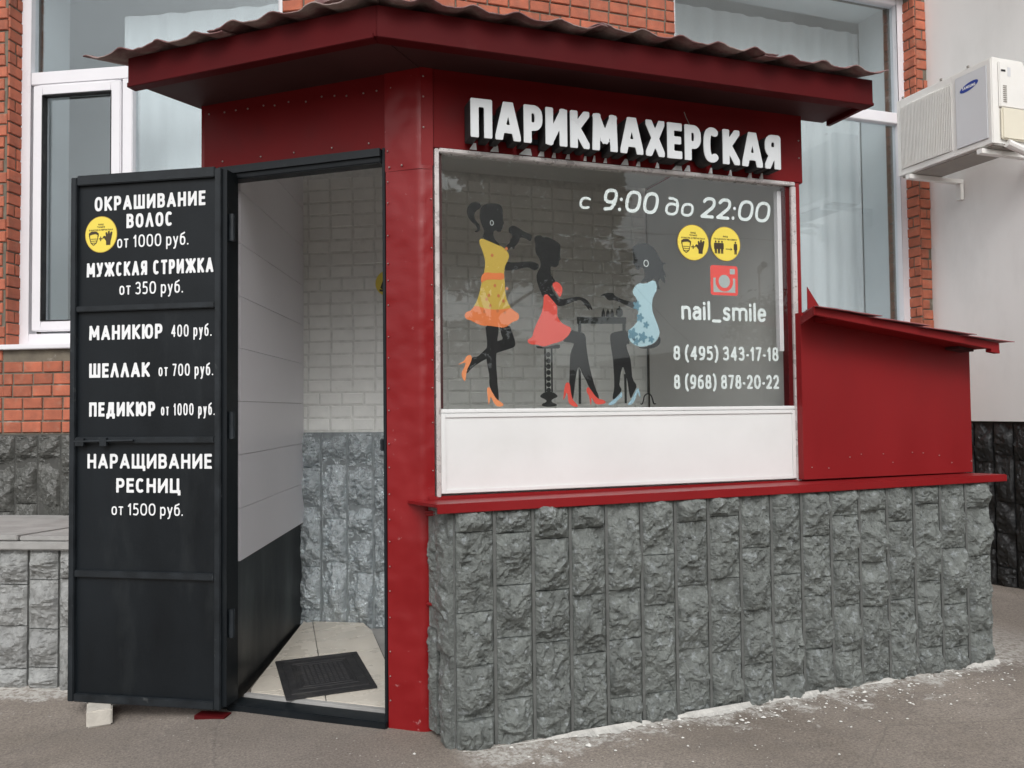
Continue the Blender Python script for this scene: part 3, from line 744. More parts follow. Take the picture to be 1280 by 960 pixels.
 ('b', [(1.5652,1.7183),(1.5861,1.7376),(1.6154,1.7335),(1.6634,1.7568),(1.6745,1.7146),(1.6531,1.6818),(1.6465,1.6497),(1.6489,1.6179),(1.6575,1.5969),(1.6774,1.5496),(1.6829,1.5231),(1.6644,1.4909),(1.6345,1.4745),(1.5872,1.4658),(1.5523,1.4784),(1.5324,1.5043),(1.5347,1.5358),(1.5594,1.5521),(1.5804,1.579),(1.581,1.6159),(1.5816,1.6476),(1.5732,1.6737),(1.5589,1.689),(1.5574,1.7048)]),
 ('k', [(1.449,1.5105),(1.4578,1.5237),(1.4953,1.5323),(1.5313,1.5383),(1.5436,1.4783),(1.5233,1.479),(1.5286,1.4518),(1.5426,1.4206),(1.5476,1.3735),(1.5498,1.3316),(1.5726,1.3029),(1.5577,1.2793),(1.5426,1.248),(1.537,1.2585),(1.5317,1.2898),(1.5276,1.3212),(1.5183,1.3524),(1.5073,1.3889),(1.4952,1.3523),(1.4918,1.3211),(1.4887,1.3055),(1.5027,1.2847),(1.4793,1.2588),(1.459,1.2433),(1.4576,1.2589),(1.4655,1.2899),(1.4662,1.3314),(1.464,1.373),(1.4618,1.4145),(1.454,1.4612)]),
 ('B', [(1.436,1.228),(1.4562,1.2433),(1.4851,1.2613),(1.4998,1.2821),(1.5011,1.2587),(1.4975,1.2483),(1.4937,1.2587),(1.479,1.2406),(1.4616,1.2252),(1.4387,1.2217)]),
 ('B', [(1.526,1.2273),(1.5425,1.2454),(1.5605,1.2767),(1.5755,1.3002),(1.5837,1.2688),(1.5881,1.2504),(1.5807,1.2609),(1.5722,1.2793),(1.5629,1.2479),(1.548,1.2271),(1.5277,1.2221)]),
 ('k', [(1.5755,1.4656),(1.6107,1.4662),(1.6464,1.4773),(1.6705,1.4963),(1.6798,1.5151),(1.6873,1.5019),(1.6833,1.4806),(1.664,1.467),(1.6342,1.4597),(1.5988,1.4597)]),
 ('K', [(1.6195,1.4637),(1.6254,1.4638),(1.6243,1.2728),(1.6185,1.2729)]),
 ('K', [(1.5831,1.2295),(1.5918,1.2278),(1.5973,1.2425),(1.6012,1.2624),(1.6179,1.2739),(1.6378,1.2675),(1.6458,1.2475),(1.6501,1.2284),(1.6597,1.2305),(1.6584,1.2252),(1.6453,1.2237),(1.6398,1.2464),(1.6336,1.2623),(1.619,1.2686),(1.6059,1.2592),(1.6026,1.2414),(1.5958,1.2236),(1.5853,1.2247)]),
]

# ================================================================== frames of the place
FW = Fr((0, 2.997), (1, 0), (0, -1))                    # kiosk shop-window wall
FD = Fr((0.651, 2.997), (0.805, -0.593), (-0.593, -0.805))   # kiosk door wall (u runs 0 .. -1.0 to the left)
FL = Fr((0.85, 4.433), (0.894, -0.449), (-0.449, -0.894))    # main wall, left of its bend
FM = Fr((0.0, 4.433), (1, 0), (0, -1))                  # main wall, right of its bend
FN = Fr((4.682, 4.433), (0, -1), (-1, 0))               # neighbouring white wall
FI = Fr((-0.026, 3.487), (0.289, 0.957), (0.957, -0.289))    # planked side wall inside the kiosk
FA = Fr((0.0, 2.95), (1, 0), (0, -1))                   # annex front
FS = Fr((0.0, 2.79), (1, 0), (0, -1))                   # stone base front
FO = Fr((-0.0625, 3.399), (0.877, -0.481), (-0.481, -0.877))  # open door leaf (u runs 0 .. -.68)

def gz(x, y):
    a = min(max((-x + .02) / .5, 0), 1)
    b = min(max((x - 1.2) / 2.0, 0), 1)
    n = min(max((4.4 - y) / .6, 0), 1) * min(max((y + 1) / 2, 0), 1)
    return (-.035 * a * a * (3 - 2 * a) + .038 * b) * n

# ------------------------------------------------------------------ ground
bm = bmesh.new()
def axis(lo, hi, c0, c1, fine, n):
    a = [c0 + fine * i for i in range(int((c1 - c0) / fine) + 1)]
    l = [c0 - (c0 - lo) * (i / n) ** 2.5 for i in range(1, n + 1)][::-1]
    r = [a[-1] + (hi - a[-1]) * (i / n) ** 2.5 for i in range(1, n + 1)]
    return l + a + r
gxs, gys = axis(-150, 150, -3, 7, .1, 12), axis(-220, 120, 0, 5.5, .1, 12)
gr = []
for y in gys:
    gr.append([bm.verts.new((x, y, gz(x, y) + (.004 * noise.noise(Vector((x * 3, y * 3, 0))) if -3 < x < 7 and 0 < y < 5.5 else 0))) for x in gxs])
for j in range(len(gys) - 1):
    for i in range(len(gxs) - 1):
        bm.faces.new((gr[j][i], gr[j][i + 1], gr[j + 1][i + 1], gr[j + 1][i]))
m, n, l, p = new_mat('worn_asphalt')
geo = n.new('ShaderNodeNewGeometry')
v = geo.outputs['Position']
t1 = noise_node(n, l, v, 1.3, 5)
t2 = noise_node(n, l, v, 9, 6, .7)
t3 = noise_node(n, l, v, 110, 4, .8)
c = mixc(n, l, ramp(n, l, t1.outputs['Fac'], .35, .65), (.195, .166, .140), (.285, .248, .215))
c = mixc(n, l, ramp(n, l, t2.outputs['Fac'], .5, .72, 0, .55), c, (.15, .13, .118))
t7 = noise_node(n, l, v, .55, 3)
c = mixc(n, l, ramp(n, l, t7.outputs['Fac'], .50, .56, 0, .5), c, (.175, .152, .135))
c = mixc(n, l, 1.0, c, ramp(n, l, t3.outputs['Fac'], .25, .75, .42, 1.58), 'MULTIPLY')
vg = n.new('ShaderNodeTexVoronoi'); vg.inputs['Scale'].default_value = 150
l.new(v, vg.inputs['Vector'])
c = mixc(n, l, ramp(n, l, vg.outputs['Distance'], .16, .08, 0, .5), c, (.42, .39, .36))
vo = n.new('ShaderNodeTexVoronoi')
vo.inputs['Scale'].default_value = 26
l.new(v, vo.inputs['Vector'])
t4 = noise_node(n, l, v, 2.0, 3)
sp = n.new('ShaderNodeMath'); sp.operation = 'MULTIPLY'
l.new(ramp(n, l, vo.outputs['Distance'], .10, .07), sp.inputs[0])
l.new(ramp(n, l, t4.outputs['Fac'], .5, .6), sp.inputs[1])
c = mixc(n, l, sp.outputs[0], c, (.42, .40, .37))
vc = n.new('ShaderNodeTexVoronoi')
vc.feature = 'DISTANCE_TO_EDGE'
vc.inputs['Scale'].default_value = .8
wv = mixc(n, l, .06, v, t2.outputs['Color'])
l.new(wv, vc.inputs['Vector'])
c = mixc(n, l, ramp(n, l, vc.outputs['Distance'], .004, .0, 0, .4), c, (.10, .09, .082))
# cement residue washed out along the foot of the two stone bases
sxyz = n.new('ShaderNodeSeparateXYZ'); l.new(v, sxyz.inputs[0])
def mth(op, a, b_=None):
    k = n.new('ShaderNodeMath'); k.operation = op
    for i_, v_ in ((0, a), (1, b_)):
        if v_ is None: continue
        if isinstance(v_, bpy.types.NodeSocket): l.new(v_, k.inputs[i_])
        else: k.inputs[i_].default_value = v_
    return k.outputs[0]
dist = mth('SUBTRACT', 2.80, sxyz.outputs['Y'])
n5 = noise_node(n, l, v, 5.5, 8, .75)
reach = ramp(n, l, n5.outputs['Fac'], .40, .70, .02, .36)
m1 = ramp(n, l, mth('SUBTRACT', reach, dist), -.02, .05)
m1 = mth('MULTIPLY', m1, ramp(n, l, sxyz.outputs['X'], .70, .80))
m1 = mth('MULTIPLY', m1, ramp(n, l, sxyz.outputs['X'], 3.9, 3.3))
d2_ = mth('SUBTRACT', mth('ADD', mth('MULTIPLY', sxyz.outputs['X'], -.404), 3.445), mth('MULTIPLY', sxyz.outputs['Y'], .915))
m2 = ramp(n, l, mth('SUBTRACT', reach, d2_), -.02, .05)
m2 = mth('MULTIPLY', m2, ramp(n, l, sxyz.outputs['X'], -.3, -.5))
n6 = noise_node(n, l, v, 45, 5, .7)
mm = mth('MULTIPLY', mth('MAXIMUM', m1, m2), ramp(n, l, n6.outputs['Fac'], .40, .56, .08, .95))
c = mixc(n, l, mm, c, (.50, .485, .455))
l.new(c, p.inputs['Base Color'])
p.inputs['Roughness'].default_value = .9
b = n.new('ShaderNodeBump'); b.inputs['Strength'].default_value = .8; b.inputs['Distance'].default_value = .004
l.new(t3.outputs['Fac'], b.inputs['Height'])
b2 = n.new('ShaderNodeBump'); b2.inputs['Strength'].default_value = .5; b2.inputs['Distance'].default_value = .01
l.new(t2.outputs['Fac'], b2.inputs['Height']); l.new(b.outputs[0], b2.inputs['Normal'])
l.new(b2.outputs[0], p.inputs['Normal'])
part('ground', bm, m, None, smooth=True, kind='structure')

# white paint and cement fragments lying on the ground, too many to count
bm = bmesh.new()
rs = random.Random(5)
for k in range(620):
    if rs.random() < .84:
        x = rs.uniform(.75, 3.7) if rs.random() < .4 else rs.gauss(2.3, .55)
        y = 2.765 - abs(rs.gauss(0, .10 if rs.random() < .7 else .3))
    else:
        x = rs.uniform(-1.3, 4.2)
        y = rs.uniform(1.4, 3.1)
    s = .0018 + .007 * rs.random() ** 3 * (2 if rs.random() < .08 else 1)
    z = gz(x, y) + .0035
    nn = rs.randint(4, 6)
    a0 = rs.uniform(0, 6)
    vs = [bm.verts.new((x + s * rs.uniform(.5, 1.2) * math.cos(a0 + 2 * math.pi * i / nn), y + s * rs.uniform(.5, 1.2) * math.sin(a0 + 2 * math.pi * i / nn), z)) for i in range(nn)]
    top = bm.verts.new((x, y, z + s * .5))
    for i in range(nn):
        bm.faces.new((vs[i], vs[(i + 1) % nn], top))
part('paint_chips', bm, M['chip'], None, kind='stuff')

# ragged cement splashed along the foot of the stone base
def splash(pts_fn, nseg, wid, seed, parent=None):
    bm = bmesh.new()
    rs = random.Random(seed)
    prev = None
    for k in range(nseg + 1):
        x, y, nx_, ny_ = pts_fn(k / nseg)
        k_ = max(.0, noise.noise(Vector((x * 3.1 + seed, y * 3, 0))) * 1.5 + .38 + .45 * noise.noise(Vector((x * 17, seed, 0))))
        k_ = max(0, k_ - .32)
        w = .001 + 2.4 * wid * k_ * (1 + .5 * noise.noise(Vector((x * 60, 3, 0)))) + (rs.random() ** 6) * wid * 1.1 * min(1, k_ * 2)
        a = (x, y)
        e = (x + nx_ * w, y + ny_ * w)
        mid = (x + nx_ * w * .4, y + ny_ * w * .4)
        cur = [bm.verts.new((a[0], a[1], gz(*a) + .004 + .012 * min(1, k_ * 3))), bm.verts.new((mid[0], mid[1], gz(*mid) + .002 + .005 * min(1, k_ * 3))), bm.verts.new((e[0], e[1], gz(*e) + .001))]
        if prev:
            bm.faces.new((prev[0], prev[1], cur[1], cur[0]))
            bm.faces.new((prev[1], prev[2], cur[2], cur[1]))
        prev = cur
    part('cement_splash', bm, M['splash'], None, kind='stuff')
splash(lambda t: (.74 + t * 2.52, 2.775, .25 * math.sin(t * 31), -1), 420, .016, 3)
splash(lambda t: (-1.35 + t * .75, 4.31 - t * .33, 0, -1), 90, .02, 8)

# ================================================================== main building
PRIO = []          # (priority, name-mesh, location, rot, material)
def brick_mesh(w, h, dep, m, name='brick_mesh', seed=0):
    bm = bmesh.new()
    c = .004
    rs = random.Random(seed)
    pts = []
    for (x, z) in ((0, 0), (w, 0), (w, h), (0, h)):
        pts.append((x + rs.uniform(-.0012, .0012), z + rs.uniform(-.0012, .0012)))
    f = [bm.verts.new((x + (c if x < w / 2 else -c), -dep, z + (c if z < h / 2 else -c))) for x, z in pts]
    s = [bm.verts.new((x, -dep + c, z)) for x, z in pts]
    b = [bm.verts.new((x, .01, z)) for x, z in pts]
    bm.faces.new(f)
    for i in range(4):
        j = (i + 1) % 4
        bm.faces.new((f[i], s[i], s[j], f[j]))
        bm.faces.new((s[i], b[i], b[j], s[j]))
    bmesh.ops.recalc_face_normals(bm, faces=bm.faces)
    me = bpy.data.meshes.new(name)
    bm.to_mesh(me); bm.free()
    me.materials.append(m)
    return me

house = thing('apartment_house', 'orange brick house wall with white windows and grey stone base behind the red kiosk', 'building', (0.85, 4.433, 0))
CO, BW, BH = .0722, .1205, .0625        # course, brick face
brick_defs = {}
def get_brick(w, m):
    k = (round(w, 3), m)
    if k not in brick_defs:
        brick_defs[k] = [brick_mesh(w, BH, .007 + .0022 * i, M[m], seed=i + 3) for i in range(3)]
    return random.choice(brick_defs[k])

def brick_field(F, u0, u1, z0, z1, m, prio, d=0.0, visible=None):
    """rows of header-faced bricks on frame F; visible(u, z) gives a bonus"""
    j = 0
    z = z0
    while z + BH <= z1 + .012:
        sh = ((0, 0, 0, .5, 0, 0, 0, 0, 0) if m == 'brick_white' else (0, 0, .5, 0, 0, 0, .5, .5, 0))[(j + int(u0 * 10)) % 9] * (BW + .0105) + random.uniform(-.006, .006)
        u = u0 - sh
        while u < u1 - .012:
            a, b = max(u, u0), min(u + BW, u1)
            if b - a > .025:
                w = b - a if abs((b - a) - BW) > .002 else BW
                PRIO.append((prio(a, z) if callable(prio) else prio, get_brick(w, m), F(a, d, z + random.uniform(-.001, .001)), F.rot(), m))
            u += BW + .0105
        z += CO
        j += 1

ZB = 1.092                       # top of the stone base
# wall cores (mortar colour), with the window openings left free
WL0, WL1, WZ0, WZ1 = -2.462, -.70, 1.60, 4.20      # left window opening in u of FL
WR0, WR1 = 2.62, 4.590                              # right window opening in u of FM
core = BM((FL, -5.5, WL0, -.30, 0, 0, 7), (FL, WL0, WL1, -.30, 0, 0, WZ0), (FL, WL0, WL1, -.30, 0, WZ1, 7), (FL, WL1, 0, -.30, 0, 0, 7),
          (FM, .85, WR0, -.30, 0, 0, 7), (FM, WR0, WR1, -.30, 0, 0, WZ0), (FM, WR0, WR1, -.30, 0, WZ1, 7), (FM, WR1, 4.75, -.30, 0, 0, 7))
part('brick_wall', core, M['mortar'], house)
part('painted_mortar', BM((FL, -.86, .0, 0, .0055, ZB, 2.62), (FM, .852, 2.39, 0, .0055, ZB, 2.62)), M['mortar_white'], house)
# bricks in view
brick_field(FL, -2.86, -2.462, ZB + .01, 4.25, 'brick', lambda u, z: 5 if u > -2.62 else 0)
brick_field(FL, -2.462, -.87, ZB + .01, 1.585, 'brick', lambda u, z: 5 if u < -1.9 else 0)
brick_field(FL, -.70, -.004, 2.66, 4.25, 'brick', lambda u, z: 4 if 2.95 < z < 3.95 else 0)
brick_field(FM, .856, 2.62, 2.66, 4.25, 'brick', lambda u, z: 4.5 if z > 3.42 and z < 3.95 else 0)
brick_field(FM, 2.62, 4.59, ZB + .01, 1.585, 'brick', 0)
brick_field(FM, 4.590, 4.680, ZB + .01, 4.25, 'brick', lambda u, z: 5 if z > 1.8 and (z < 2.8 or z > 3.1) else 0)
# window reveals: bricks turned into the opening
FRL = Fr(FL(WL0, 0, 0)[:2], (-0.449 * -1, 0.894), (0.894, -0.449))       # faces right
FRR = Fr(FM(WR1, 0.0, 0)[:2], (0, -1), (-1, 0))                          # faces left
brick_field(FRL, .002, .116, WZ0 + .03, 4.15, 'brick', 5)
brick_field(FRR, -.116, -.002, WZ0 + .03, 4.15, 'brick', lambda u, z: 5 if z > 1.8 and (z < 2.8 or z > 3.1) else 0)
# white painted bricks seen through the door and, dimly, through the shop window
brick_field(FL, -.80, -.004, ZB + .012, 2.56, 'brick_white', lambda u, z: 6 if -.58 < u < .0 and z < 2.35 else 0, d=.0)
brick_field(FM, .856, 2.38, ZB + .012, 2.56, 'brick_white', lambda u, z: 2 + .5 * (1 - u / 3) if 1.3 < z < 1.9 and u < 2.0 else 0, d=.0)
PRIO.sort(key=lambda t: -t[0])
vis = [t for t in PRIO if t[0] > 0][:300]
rest = [t for t in PRIO if t[0] > 0][300:] + [t for t in PRIO if t[0] <= 0]
for pr, me, loc, rz, mk in vis:
    place('brick', me, house, loc, rz)
for mk, nm in (('brick', 'far_bricks'), ('brick_white', 'painted_bricks')):
    bm = bmesh.new()
    for pr, me, loc, rz, k2 in rest:
        if k2 != mk:
            continue
        mt = Matrix.Translation(loc) @ Matrix.Rotation(rz, 4, 'Z')
        vv = [bm.verts.new(mt @ v.co) for v in me.vertices]
        for f in me.polygons:
            bm.faces.new([vv[i] for i in f.vertices])
    part(nm, bm, M[mk], house, kind='stuff')
print('bricks as parts', len(vis), 'rest', len(rest))

# stone base of the house: left (dark grey), inside the kiosk (silver)
def rock_cols(F, u0, u1, z0, z1, variants, parent, colw=.149, d=.004, zf=None, seed=1, hmin=.13, hmax=.30, name='stone_block', fit=None):
    rs = random.Random(seed)
    ncol = max(1, round((u1 - u0) / colw))
    cw = (u1 - u0) / ncol
    for i in range(ncol):
        u = u0 + i * cw
        zb = z0 if zf is None else zf(u + cw / 2)
        z = z1
        first = True
        while z > zb + .01:
            h = rs.uniform(hmin, hmax) * (.75 if first else 1)
            first = False
            if z - h < zb + .09:
                h = z - zb
            me = variants[rs.randrange(len(variants))]
            vh, vw = .22, .138
            place(name, me, parent, F(u + .006, d, z - h + .0025), F.rot(), ((cw - .012) / vw, 1, (h - .005) / vh))
            z -= h
vd = rock_variants(M['rock_dark'], 2, 6, nx=12)
vs_ = rock_variants(M['rock_silver'], 5, 6, nx=15, rough=.024)
vb = rock_variants(M['rock_black'], 3, 5, nx=9)
part('base_joints', BM((FL, -3.4, -.86, 0, .012, 0, ZB)), M['joint_dark'], house)
part('base_joints', BM((FL, -.858, -.001, 0, .012, 0, ZB), (FM, .852, 2.39, 0, .012, 0, ZB)), M['joint_silver'], house)
rock_cols(FL, -2.97, -1.78, .25, ZB - .004, vd, house, d=.006, seed=4, hmin=.2, hmax=.34)
rock_cols(FL, -.62, -.012, 0.0, ZB - .004, vs_, house, d=.006, seed=9, hmin=.17, hmax=.36, colw=.15)

# windows of the house
def house_window(F, a0, a1, mull, sash, parent):
    """a0..a1 opening; mull: u of the mullion centre or None; sash: (u0, u1) of an opening casement"""
    d0, d1 = -.17, -.105
    zt0, zt1 = 3.255, 3.335        # transom
    zb, zt = WZ0 + .035, WZ1
    fr = 0.068
    bm = BM((F, a0, a0 + fr, d0, d1, zb, zt), (F, a1 - fr, a1, d0, d1, zb, zt),
            (F, a0 + fr, a1 - fr, d0, d1, zb, zb + .07), (F, a0 + fr, a1 - fr, d0, d1, zt - fr, zt),
            (F, a0 + fr, a1 - fr, d0 + .003, d1 - .003, zt0, zt1))
    if mull is not None:
        fbox(bm, F, mull - .033, mull + .033, d0 + .002, d1 - .002, zb + .07, zt0)
    w = part('window', bm, M['pvc'], parent, bevel=.004)
    if sash:
        s0, s1 = sash
        sb = BM((F, s0, s0 + .062, d1 - .05, d1 + .012, zb + .085, zt0 - .012), (F, s1 - .062, s1, d1 - .05, d1 + .012, zb + .085, zt0 - .012),
                (F, s0 + .062, s1 - .062, d1 - .05, d1 + .012, zb + .085, zb + .147), (F, s0 + .062, s1 - .062, d1 - .05, d1 + .012, zt0 - .074, zt0 - .012))
        part('sash', sb, M['pvc'], w, bevel=.005)
        part('pane', BM((F, s0 + .055, s1 - .055, d1 - .03, d1 - .024, zb + .14, zt0 - .07)), M['glass_main'], w)
        gas = BM((F, s0 + .060, s0 + .066, d1 - .03, d1 + .0135, zb + .147, zt0 - .074), (F, s1 - .066, s1 - .060, d1 - .03, d1 + .0135, zb + .147, zt0 - .074),
                 (F, s0 + .066, s1 - .066, d1 - .03, d1 + .0135, zb + .145, zb + .151), (F, s0 + .066, s1 - .066, d1 - .03, d1 + .0135, zt0 - .078, zt0 - .072))
        part('gasket', gas, M['rubber'], w)
    lo = (mull + .033) if mull is not None else a0 + fr
    part('pane', BM((F, lo, a1 - fr, d0 + .02, d0 + .026, zb + .07, zt0)), M['glass_main'], w)
    part('pane', BM((F, a0 + fr, a1 - fr, d0 + .02, d0 + .026, zt1, zt - fr)), M['glass_main'], w)
    part('window_sill', BM((F, a0 - .35 if F is FL else a0, a1, -.16, .035, WZ0 + .0, WZ0 + .030)), M['pvc'], w, bevel=.004)
    return w
house_window(FL, WL0 + .0, WL1, -1.743, (-2.365, -1.778), house)
house_window(FM, WR0, WR1 + .004, None, None, house)
# rooms behind the windows
def room(F, a0, a1, z1, parent, jamb_side):
    d0 = -1.6
    bm = BM((F, a0 - 1.0, a1 + 1.0, d0 - .1, d0, .8, 4.6), (F, a0 - 1.1, a0 - 1.0, d0, -.56, .8, 4.6), (F, a1 + 1.0, a1 + 1.1, d0, -.56, .8, 4.6),
            (F, a0 - 1.0, a1 + 1.0, d0, -.30, .7, .8), (F, a0 - 1.0, a1 + 1.0, d0, -.30, 4.6, 4.7),
            (F, a0 - 1.1, a0 - .02, -.56, -.55, .8, 4.6), (F, a1 + .02, a1 + 1.1, -.56, -.55, .8, 4.6))
    part('room', bm, M['room'], parent)
    jb = BM((F, a0 - .02, a0 - .002, -.55, -.172, 1.55, 4.25), (F, a1 + .002, a1 + .02, -.55, -.172, 1.55, 4.25),
            (F, a0, a1, -.55, -.172, 4.21, 4.25), (F, a0, a1, -.55, -.172, 1.56, 1.60))
    part('reveal_lining', jb, M['jamb'], parent)
room(FL, WL0, WL1, 4.2, house, 'l')
room(FM, WR0, WR1, 4.2, house, 'r')
def curtain(F, a0, a1, d, z0, z1, label, per=.075, amp=.014):
    bm = bmesh.new()
    n_ = int((a1 - a0) / .0125)
    rows = []
    for z in (z0, z1):
        rows.append([bm.verts.new(F(a0 + (a1 - a0) * i / n_, d + amp * math.sin(i * .0125 * 2 * math.pi / per + 1.2 * math.sin(i * .05)) + .006 * math.sin(i * .31), z)) for i in range(n_ + 1)])
    for i in range(n_):
        bm.faces.new((rows[0][i], rows[0][i + 1], rows[1][i + 1], rows[1][i]))
    ex = bmesh.ops.extrude_face_region(bm, geom=list(bm.faces))
    bmesh.ops.translate(bm, verts=[g for g in ex['geom'] if isinstance(g, bmesh.types.BMVert)], vec=F.n * -.003)
    o = part('curtain', bm, M['curtain'], None, smooth=False)
    o['label'] = label
    o['category'] = 'curtain'
    return o
curtain(FL, -2.04, WL1, -.52, 1.65, 3.86, 'pale floor length curtain behind the left window of the brick house', .16, .005)
curtain(FM, WR0 + .01, WR1 - .0, -.56, 1.65, 4.13, 'pale folded curtain behind the right window beside the white air conditioner', .14, .007)

# ================================================================== stone plinth at the left
FP = Fr((-1.028, 4.215), (0.915, -0.404), (-0.404, -0.915))
pl = thing('stone_plinth', 'low pale grey stone block plinth with concrete cap, left of the black door', 'plinth', FP(0, 0, 0)[:])
vl = rock_variants(M['rock_light'], 8, 6, nx=13)
part('core', BM((FP, -1.4, .75, -.55, 0, -.1, .60)), M['joint'], pl)
rock_cols(FP, -1.33, .72, -.05, .600, vl, pl, d=.004, colw=.143, seed=12, hmin=.17, hmax=.23)
part('cap_edge', BM((FP, -1.4, .76, -.3, .046, .602, .640)), M['concrete'], pl, bevel=.006)
bm = bmesh.new()
quadbox(bm, [FP(-1.4, .04, .646), FP(.10, .040, .644), FP(.10, -1.05, .60), FP(-1.4, -1.05, .60),
             FP(-1.4, .04, .672), FP(.10, .040, .668), FP(.10, -1.05, .615), FP(-1.4, -1.05, .615)])
part('cap_slab', bm, M['concrete'], pl, bevel=.004)
bm = bmesh.new()
quadbox(bm, [FP(.106, .036, .643), FP(.76, .036, .641), FP(.76, -1.05, .60), FP(.106, -1.05, .60),
             FP(.106, .036, .664), FP(.76, .036, .662), FP(.76, -1.05, .615), FP(.106, -1.05, .615)])
part('cap_slab', bm, M['concrete'], pl, bevel=.004)

# ================================================================== neighbouring white wall
nb = thing('white_wall', 'plain off-white clad wall above a black stone base at the right edge', 'wall', (4.682, 4.433, 0))
part('cladding', BM((FN, -.4, 4.0, -.3, .0, 1.10, 7.2)), M['wallwhite'], nb)
part('base_joints', BM((FN, -.4, 4.0, -.3, -.035, -.05, 1.098)), M['joint_dark'], nb)
rock_cols(FN, 0.0, 1.6, 0.0, 1.09, vb, nb, d=-.032, colw=.15, seed=21, hmin=.2, hmax=.36)

# ================================================================== kiosk
kio = thing('hairdresser_kiosk', 'red sheet metal hairdresser kiosk with corrugated roof, shop window and grey stone base', 'kiosk', (0.651, 2.997, 0))
Z0D, Z1D = 0.0, 2.232          # door opening
# --- corner post, bent from sheet metal with a soft fold
def post_profile(r=.018, n=5):
    # outside line from the door jamb round the corner to the window, then back inside
    a = FD(-.147, 0, 0); c = Vector((.651, 2.997, 0)); e = FW(.700, 0, 0)
    d1 = (a - c).normalized(); d2 = (e - c).normalized()
    p = [a]
    for i in range(n + 1):
        t = i / n
        q0 = c + d1 * r; q1 = c + d2 * r
        p.append((q0 * (1 - t) + c * t) * (1 - t) + (c * (1 - t) + q1 * t) * t)
    p.append(e)
    p += [FW(.700, -.06, 0), FD(-.147, -.06, 0)]
    return [(v.x, v.y) for v in p]
bm = bmesh.new()
prof = post_profile()
zs = [-.01, .12, .25, .4, .6, .84, 1.1, 1.4, 1.7, 1.95, 2.149]
rings = []
for k, z in enumerate(zs):
    ring = []
    for i, (x, y) in enumerate(prof):
        s = .004 * noise.noise(Vector((x * 9, y * 9, z * 3.1))) if i < len(prof) - 2 else 0
        ring.append(bm.verts.new((x + FD.n.x * s, y + FD.n.y * s, z)))
    rings.append(ring)
for a, b in zip(rings, rings[1:]):
    for i in range(len(prof)):
        j = (i + 1) % len(prof)
        bm.faces.new((a[i], a[j], b[j], b[i]))
bm.faces.new(rings[0][::-1]); bm.faces.new(rings[-1])
part('corner_post', bm, M['red_post'], kio)
bm = bmesh.new()
prism(bm, [((x - .651) * 1.012 + .6508 - .0012, (y - 2.997) * 1.03 + 2.9958) for x, y in prof], 2.140, 2.56)
part('corner_post_upper', bm, M['red_post'], kio, label='overlapping upper sheet of the corner post')
bm = BM((FD, -.160, -.149, -.05, .004, .0, 2.235))
part('post_flange', bm, M['black'], kio)
# --- header panels
part('header_panel', BM((FD, -1.008, -.149, -.04, -.004, Z1D, 2.57)), M['red_eave_shade'], kio, bevel=.003)
part('header_panel', BM((FW, .702, 2.425, -.04, -.001, 2.226, 2.57)), M['red_eave_shade'], kio, bevel=.003)
part('header_strip', BM((FW, .655, .702, -.04, .0015, 2.155, 2.57)), M['red'], kio)
part('header_return', BM((FW, 2.385, 2.425, -1.4, -.041, 2.226, 2.57)), M['red'], kio)
# --- side walls
part('left_wall', BM((Fr(FD(-1.008, 0, 0)[:2], (0.30, 0.954), (0.954, -0.30)), .0, 1.25, .0, .03, 0, 2.57)), M['red'], kio)
part('right_wall', BM((FW, 2.392, 2.42, -1.4, -.06, 0, 2.224)), M['red_board'], kio)
part('wall_lining', BM((FW, 2.380, 2.390, -1.39, -.06, 0, 2.56)), M['white_lining'], kio)
part('front_lining', BM((FW, .71, 2.37, -.05, -.0405, .0, 1.19)), M['white_lining'], kio)
part('ceiling', prism(bmesh.new(), [(-.14, 3.60), (.66, 3.03), (2.38, 3.03), (2.38, 4.40), (.86, 4.40), (.25, 4.70)], 2.575, 2.60), M['white_lining'], kio)
# --- inside wall with planks
zt = [.585, .805, 1.03, 1.255, 1.48, 1.70, 1.925, 2.15, 2.37, 2.56]
for a, b in zip(zt, zt[1:]):
    part('plank', BM((FI, .075, 1.262, -.016, .0, a + .0018, b)), M['plank'], kio, bevel=.0012)
part('plank_backing', BM((FI, .075, 1.262, -.03, -.0165, .585, 2.56)), M['ac_under'], kio)
part('wall_base', BM((FI, .0, 1.262, -.03, -.012, .0, .585)), M['black'], kio)
# --- door frame
df = part('door_frame', BM((FD, -.905, -.162, -.05, .012, 2.176, 2.231), (FD, -.905, -.858, -.018, .010, .0, 2.175)), M['black'], kio, bevel=.004)
part('door_frame_lip', BM((FD, -.905, -.162, .0125, .022, 2.200, 2.2305)), M['black_bar'], df)
part('threshold', BM((FD, -.86, -.149, -.07, .018, -.02, .026)), M['black'], kio, bevel=.004)
part('threshold_board', BM((FD, -.85, -.149, -.10, -.0705, -.02, .036)), M['concrete'], kio, bevel=.003)
part('latch_box', BM((FD, -.172, -.1605, -.02, .012, 1.055, 1.10)), M['black_bar'], kio, bevel=.003)
